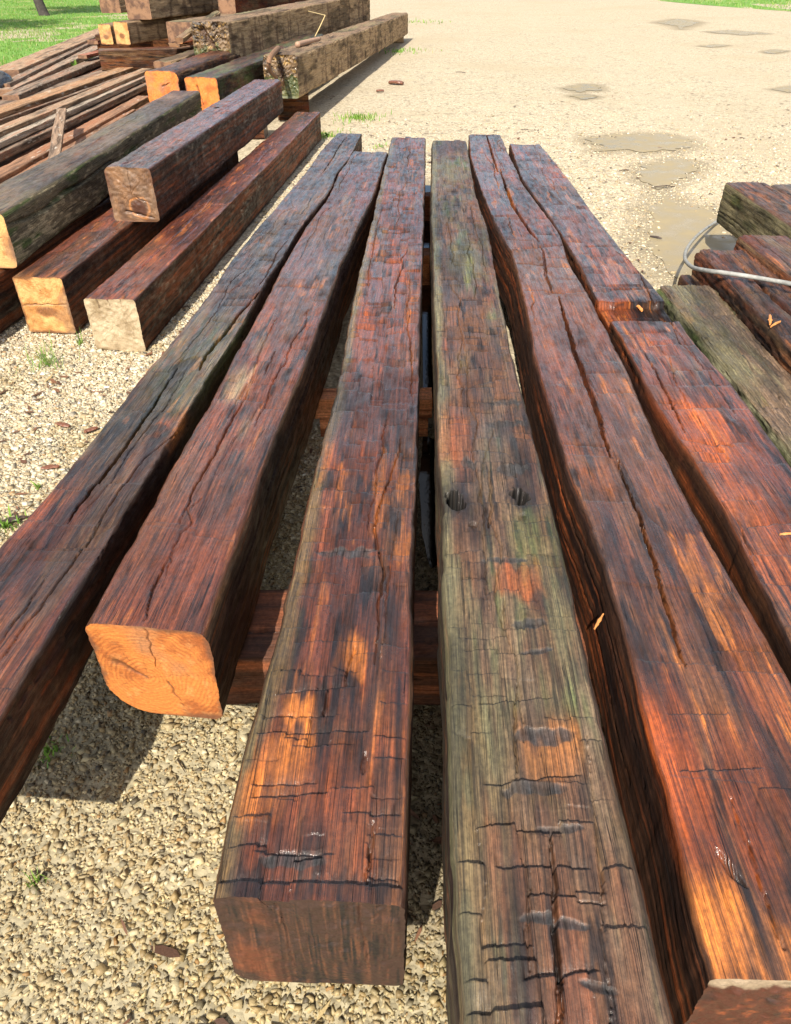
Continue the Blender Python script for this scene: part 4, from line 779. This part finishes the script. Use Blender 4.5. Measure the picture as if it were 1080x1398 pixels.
def scatter(n, x0, x1, y0, y1):
    x = R.uniform(x0, x1, n); y = R.uniform(y0, y1, n)
    lim = (np.abs(x) < .62*(y*.8+1.01)+.5)
    keep = lim & ~((y > 1.0) & (y < 6.6) & (x > -.15) & (x < -.02)) & ~((y > 1.2) & (x > .16) & (x < 1.0) & (y < 6.0)) & ~((x > 1.2) & (x < 3.0) & (y < 3.4))
    keep &= ~((x < -1.3) & (x > -2.6) & (y > 4.6))
    for q in PUD:
        sc = .80+.35*fbm(x*14, y*14, 3, 55); cq = q.mean(0); keep &= ~inpoly(cq[0]+(x-cq[0])/sc, cq[1]+(y-cq[1])/sc, q)
    return x[keep], y[keep]
def damp(x, y): return np.clip(.85*(1-sst(1.5, 3.0, y+.5*fbm(x*2, y*2, 3, 77)))+.5*sst(.15, .5, fbm(x*3+3, y*3, 4, 78)), 0, 1)
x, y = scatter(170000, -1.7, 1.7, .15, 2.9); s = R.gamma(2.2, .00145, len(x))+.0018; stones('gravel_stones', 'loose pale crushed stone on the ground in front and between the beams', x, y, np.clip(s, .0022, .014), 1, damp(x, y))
x, y = scatter(170000, -3.0, 1.2, 2.0, 4.9); s = R.gamma(2.6, .0016, len(x))+.0026; k = ~((x > -.9) & (y > 2.6)); x, y, s = x[k], y[k], s[k]; stones('gravel_stones', 'loose pale crushed stone left of the long beams', x, y, np.clip(s, .003, .02), 2, damp(x, y))
x, y = scatter(120000, -1.1, 6.5, 3.4, 12); s = R.gamma(3, .0016, len(x))+.003; k = ~((x < 1.25) & (x > -.8) & (y < 6.6)) & (R.rand(len(x)) > sst(4.5, 11.8, y)); x, y, s = x[k], y[k], s[k]; stones('gravel_stones', 'loose pale crushed stone across the yard beyond the beams', x, y, np.clip(s, .004, .026), 3, damp(x, y)*.6)

R = np.random.RandomState(21)
def debris(n, x0, x1, y0, y1, seed, label):
    x, y = scatter(n, x0, x1, y0, y1); k = fbm(x*2, y*2, 3, 71) > .0; x, y = x[k], y[k]; m_ = len(x); L_ = R.gamma(2, .006, m_)+.006; w_ = L_*R.uniform(.08, .4, m_); a_ = R.uniform(0, 6.28, m_)
    V = np.zeros((m_, 6, 3)); q = np.array([(-1, 0), (-.4, 1), (.6, .8), (1, 0), (.3, -1), (-.6, -.7)])*(1+R.uniform(-.3, .3, (m_, 6, 2)))
    X = q[..., 0]*L_[:, None]; Y = q[..., 1]*w_[:, None]; V[..., 0] = X*np.cos(a_)[:, None]-Y*np.sin(a_)[:, None]+x[:, None]; V[..., 1] = X*np.sin(a_)[:, None]+Y*np.cos(a_)[:, None]+y[:, None]
    V[..., 2] = gz(x, y)[:, None]+.007+R.uniform(0, .006, (m_, 6)); c = np.tile(np.array([.11, .05, .025]), (m_, 1))*R.uniform(.4, 1.8, (m_, 1)); c[R.rand(m_) < .15] = (.40, .30, .14)
    tag(mesh_np('bark_debris', V.reshape(-1, 3), np.arange(m_*6).reshape(-1, 6), stone_m.m, None, np.repeat(c, 6, 0), smooth=False), label, 'debris', kind='stuff')
debris(2600, -3, 1.7, .2, 5.5, 1, 'small brown bark crumbs and straw scattered in the gravel around the beams')
debris(2600, -1.2, 6.5, 5, 13, 2, 'small brown bark crumbs scattered across the yard gravel')

# ------------------------------------------------------------------ grass blades
def blades(name, x, y, hgt, wid, seed, mat, lean=.5, label=None, cat=None, group=None, kind=None, z0=None):
    R = np.random.RandomState(seed); n = len(x); a = R.uniform(0, 6.283, n); l = R.uniform(.1, lean, n); b = R.uniform(0, 6.283, n); h = hgt*R.uniform(.5, 1.2, n); w = wid*R.uniform(.7, 1.3, n)
    zz = gz(x, y) if z0 is None else np.full(n, z0)
    dx, dy = np.cos(b)*l*h, np.sin(b)*l*h; wx, wy = np.cos(a)*w/2, np.sin(a)*w/2
    P = np.stack([np.stack([x-wx, y-wy, zz], 1), np.stack([x+wx, y+wy, zz], 1), np.stack([x+dx*.4+wx*.7, y+dy*.4+wy*.7, zz+h*.6], 1), np.stack([x+dx*.4-wx*.7, y+dy*.4-wy*.7, zz+h*.6], 1), np.stack([x+dx, y+dy, zz+h*(1-l*.3)], 1)], 1)
    i = np.arange(n)*5; F = np.concatenate([np.stack([i, i+1, i+2], 1), np.stack([i, i+2, i+3], 1), np.stack([i+3, i+2, i+4], 1)])
    k = R.rand(n)[:, None]; c = np.array([.10, .24, .03])*(1-k)+np.array([.26, .42, .07])*k; dead = (R.rand(n) < .10); c[dead] = (.45, .38, .18)
    o = mesh_np(name, P.reshape(-1, 3), F, mat, None, np.repeat(c, 5, 0), smooth=False)
    return tag(o, label, cat, group, kind)
gm = N('grass_blade'); gm.l(gm.attr('tint', 0), gm.b.inputs['Base Color']); gm.b.inputs['Roughness'].default_value = .5
tr = gm.n('ShaderNodeBsdfTranslucent'); gm.l(gm.attr('tint', 0), tr.inputs[0]); mx = gm.n('ShaderNodeMixShader'); mx.inputs[0].default_value = .3
gm.l(gm.b.outputs[0], mx.inputs[1]); gm.l(tr.outputs[0], mx.inputs[2]); gm.l(mx.outputs[0], gm.t.nodes['Material Output'].inputs[0]); GR = gm.m
R = np.random.RandomState(4)
def lawnpts(n, x0, x1, y0, y1, poly):
    x = R.uniform(x0, x1, n); y = y0+(y1-y0)*R.rand(n)**1.3; k = inpoly(x, y, poly) & (np.abs(x) < .56*(y*.8+1)+1)
    k &= (fbm(x*.5+3, y*.25, 4, 66) < .16+.4*R.rand(n)); return x[k], y[k]
x, y = lawnpts(170000, -20, 0, 9, 46, LAWN_L); blades('lawn_grass', x, y, .07, .012, 1, GR, .8, 'short bright green lawn grass behind the timber stack', 'grass', kind='stuff')
x, y = lawnpts(40000, 9, 30, 26, 60, LAWN_R); blades('lawn_grass', x, y, .09, .02, 2, GR, .8, 'strip of green grass at the upper right corner beyond the gravel', 'grass', kind='stuff')
def tuft(label, px, py, n, r, h, seed, w=.004, lean=1.0, name='grass_tuft', group='grass tufts growing through the gravel'):
    if r > .045: group = None; name = 'weed_patch'
    p = at(px, py, 0); R2 = np.random.RandomState(seed); d = np.abs(R2.normal(0, r, n)); a = R2.uniform(0, 6.28, n)
    blades(name, p.x+d*np.cos(a), p.y+d*np.sin(a), h, w, seed, GR, lean, label, 'grass tuft' if group else 'weeds', group, None if group else 'stuff')
tuft('small green tuft alone in the gravel at lower left', 50, 1205, 26, .012, .045, 11, .003)
tuft('wispy long grass in front of the yellow sawn end', 65, 500, 60, .07, .13, 12, .004)
tuft('thin grass right below the gap between the two sawn ends', 110, 470, 16, .010, .09, 13, .004)
tuft('low green leaves beside the leftmost beam at the left edge', 8, 722, 50, .05, .05, 14, .008)
tuft('little leafy sprig in the gravel near the leftmost beam', 52, 668, 14, .008, .04, 15, .007)
tuft('green sprouts in the shade below the leftmost beam', 68, 1025, 40, .035, .035, 16, .006)
tuft('bright green weed patch past the far end of the leftmost beam', 490, 162, 220, .18, .07, 17, .012)
tuft('shaded weeds beside the far end of the shiny red timber', 447, 186, 140, .14, .06, 18, .012)
tuft('sparse weeds on the gravel beside the long dry timber', 545, 70, 130, .45, .07, 19, .02)
tuft('small weed near the far end of the third beam', 520, 200, 40, .07, .04, 20, .008)
tuft('weeds by the far tip of the long dry timber', 548, 30, 160, .8, .08, 21, .03)
tuft('small upright bright green weed growing between the boards', 106, 106, 30, .03, .26, 22, .05, .3)
tuft('yellow green weed clump by the black sack', 12, 98, 60, .12, .2, 23, .03)

# ------------------------------------------------------------------ chips and bark on the gravel
CH = [simple('wet_bark_chip', (.16, .06, .03), .45, .2, 60, .002, .4), simple('dark_chip', (.05, .03, .02), .5, .2, 60, .002, .4), simple('fresh_orange_splinter', (.62, .25, .07), .5, 0, 60, .001, .3)]
def chip(label, px, py, ln, w, t, ang, mi, z=0., seed=0, name='wood_chip', group='wood chips scattered on the gravel'):
    p = at(px, py, z); R2 = np.random.RandomState(seed+900); n = 12; m = 5; V = []
    for i in range(n):
        f = i/(n-1); ww = w*(math.sin(math.pi*(.12+.8*f))**.7)*(1+.3*R2.uniform(-1, 1)); zc = t*.5+.15*ln*math.sin(f*3)*.3
        for k in range(8):
            q = 2*math.pi*k/8; V.append(((f-.5)*ln, ww/2*math.cos(q)*(1+.15*R2.uniform(-1, 1)), zc+t/2*math.sin(q)))
    F = [(i*8+k, i*8+(k+1) % 8, (i+1)*8+(k+1) % 8, (i+1)*8+k) for i in range(n-1) for k in range(8)]+[tuple(range(8))[::-1], tuple(range((n-1)*8, n*8))]
    me = bpy.data.meshes.new(name); me.from_pydata(V, [], F); me.materials.append(CH[mi]); o = bpy.data.objects.new(name, me); C.objects.link(o)
    o.location = (p.x, p.y, p.z+.006); o.rotation_euler = (0, 0, ang); return tag(o, label, 'wood chip', group)
chip('flat red brown bark chip left of the leftmost beam, farthest of three', 87, 583, .075, .028, .01, -.4, 0, seed=1)
chip('red bark flake against the leftmost beam', 125, 590, .06, .035, .012, .7, 0, seed=2)
chip('brown bark flake lower left of the leftmost beam', 70, 641, .07, .03, .01, .2, 0, seed=3)
chip('dark stick by the green leaves at the left edge', 15, 715, .12, .03, .012, .5, 1, seed=4)
chip('dark wet chip on the muddy puddle near the hose', 895, 326, .09, .03, .01, -.7, 1, seed=5)
chip('brown bark lump on the gravel past the weeds', 541, 116, .25, .16, .05, -.5, 0, seed=6)
chip('smaller brown bark lump left of the bark lump past the weeds', 519, 126, .12, .08, .03, .2, 0, seed=7)
chip('thin twig lying on the yard gravel', 629, 100, .20, .015, .01, -.6, 1, seed=8)
chip('tiny twig near the far end of the fourth beam', 716, 178, .09, .012, .008, 0, 1, seed=9)
chip('tiny dark twig beside the second puddle', 852, 234, .10, .012, .008, .2, 1, seed=10)
chip('long dark twig below the second puddle', 905, 257, .22, .014, .008, .1, 1, seed=11)
chip('thin dark twig in the gravel below the orange sawn end', 248, 1048, .05, .004, .004, -.9, 1, seed=12)
chip('small chip of wood beyond the far end of the sixth beam', 708, 190, .05, .03, .01, 1, 0, seed=13)
chip('split brown offcut by the bearer below the third beam', 333, 922, .10, .045, .03, -.05, 0, z=.0, seed=14)
chip('orange splinter sticking out from the left side of the fifth beam', 817, 852, .055, .007, .005, 1.0, 2, z=.47, seed=15, group='splinters on the beams')
chip('orange splinter standing in the notch of the sixth beam', 872, 424, .06, .016, .012, 1.7, 2, z=.465, seed=16, group='splinters on the beams')
chip('torn orange splinters on the split timber under the hose', 1050, 440, .10, .014, .012, 1.2, 2, z=.43, seed=17, group='splinters on the beams')
chip('second torn orange splinter on the split timber, right of the other', 1058, 446, .08, .010, .010, .7, 2, z=.43, seed=19, group='splinters on the beams')
chip('pale splinter at the right edge of the sixth beam', 1072, 733, .035, .007, .006, .1, 2, z=.505, seed=18, group='splinters on the beams')

# ------------------------------------------------------------------ trees at the lawn
BARK = simple('dark_tree_bark', (.055, .045, .04), .9, 0, 12, .03, .4)
lm = simple('tree_leaf', (.06, .11, .03), .6, 0, 5, .001, .4)
def tree(label, x, y, lean, seed, rb=.16, crown=2.8):
    root = empty('shade_tree', (x, y, 0), label, 'tree', 'trees on the lawn'); R2 = random.Random(seed)
    tk = tube('trunk', [(0, 0, -.1), (-.05+lean*.3, 0, .5), (lean*1.0, .05, 1.3), (lean*1.6, .1, 2.4), (lean*2, .1, 3.4)], rb, BARK, root, 12, 6, lambda f: 1.25-.8*f if f > .1 else 1.6-3.5*f*1.2)
    for k in range(7):
        a = k*.9+R2.random(); h = 1.9+k*.22; r = crown*.75
        tube('limb', [(lean*1.3, .05, h), (lean*1.4+math.cos(a)*r*.4, math.sin(a)*r*.4, h+.7), (lean+math.cos(a)*r, math.sin(a)*r, h+1.5)], rb*.45, BARK, root, 8, 4, lambda f: 1-.8*f)
    tube('limb', [(lean*.9, 0, 1.0), (lean*.9+.25, 0, 1.35), (lean*.9+.33, 0, 1.9)], rb*.35, BARK, root, 8, 4, lambda f: 1-.5*f)
    R3 = np.random.RandomState(seed); n = 5200; cl = R3.normal(0, 1, (70, 3)); cl = cl/np.linalg.norm(cl, axis=1)[:, None]*R3.uniform(.35, 1, (70, 1))*np.array([crown, crown, crown*.55])
    ctr = cl[R3.randint(0, 70, n)]+R3.normal(0, .34, (n, 3))+np.array([lean*2, 0, 4.6]); a = R3.normal(0, 1, (n, 3)); a /= np.linalg.norm(a, axis=1)[:, None]; b = np.cross(a, R3.normal(0, 1, (n, 3))); b /= np.linalg.norm(b, axis=1)[:, None]
    s = R3.uniform(.07, .15, (n, 1)); V = np.stack([ctr-a*s, ctr+b*s*.6, ctr+a*s, ctr-b*s*.6], 1).reshape(-1, 3)
    mesh_np('crown', V, np.arange(n*4).reshape(-1, 4), lm, root, smooth=False)
tree('tree with a dark leaning trunk standing on the lawn at the upper left', at(62, 22, 0).x, at(62, 22, 0).y, -.28, 3, .15)
tree('lawn tree left of the leaning one, only its shade falls in view', -14.6, 22.5, .1, 4, .17, 3.0)
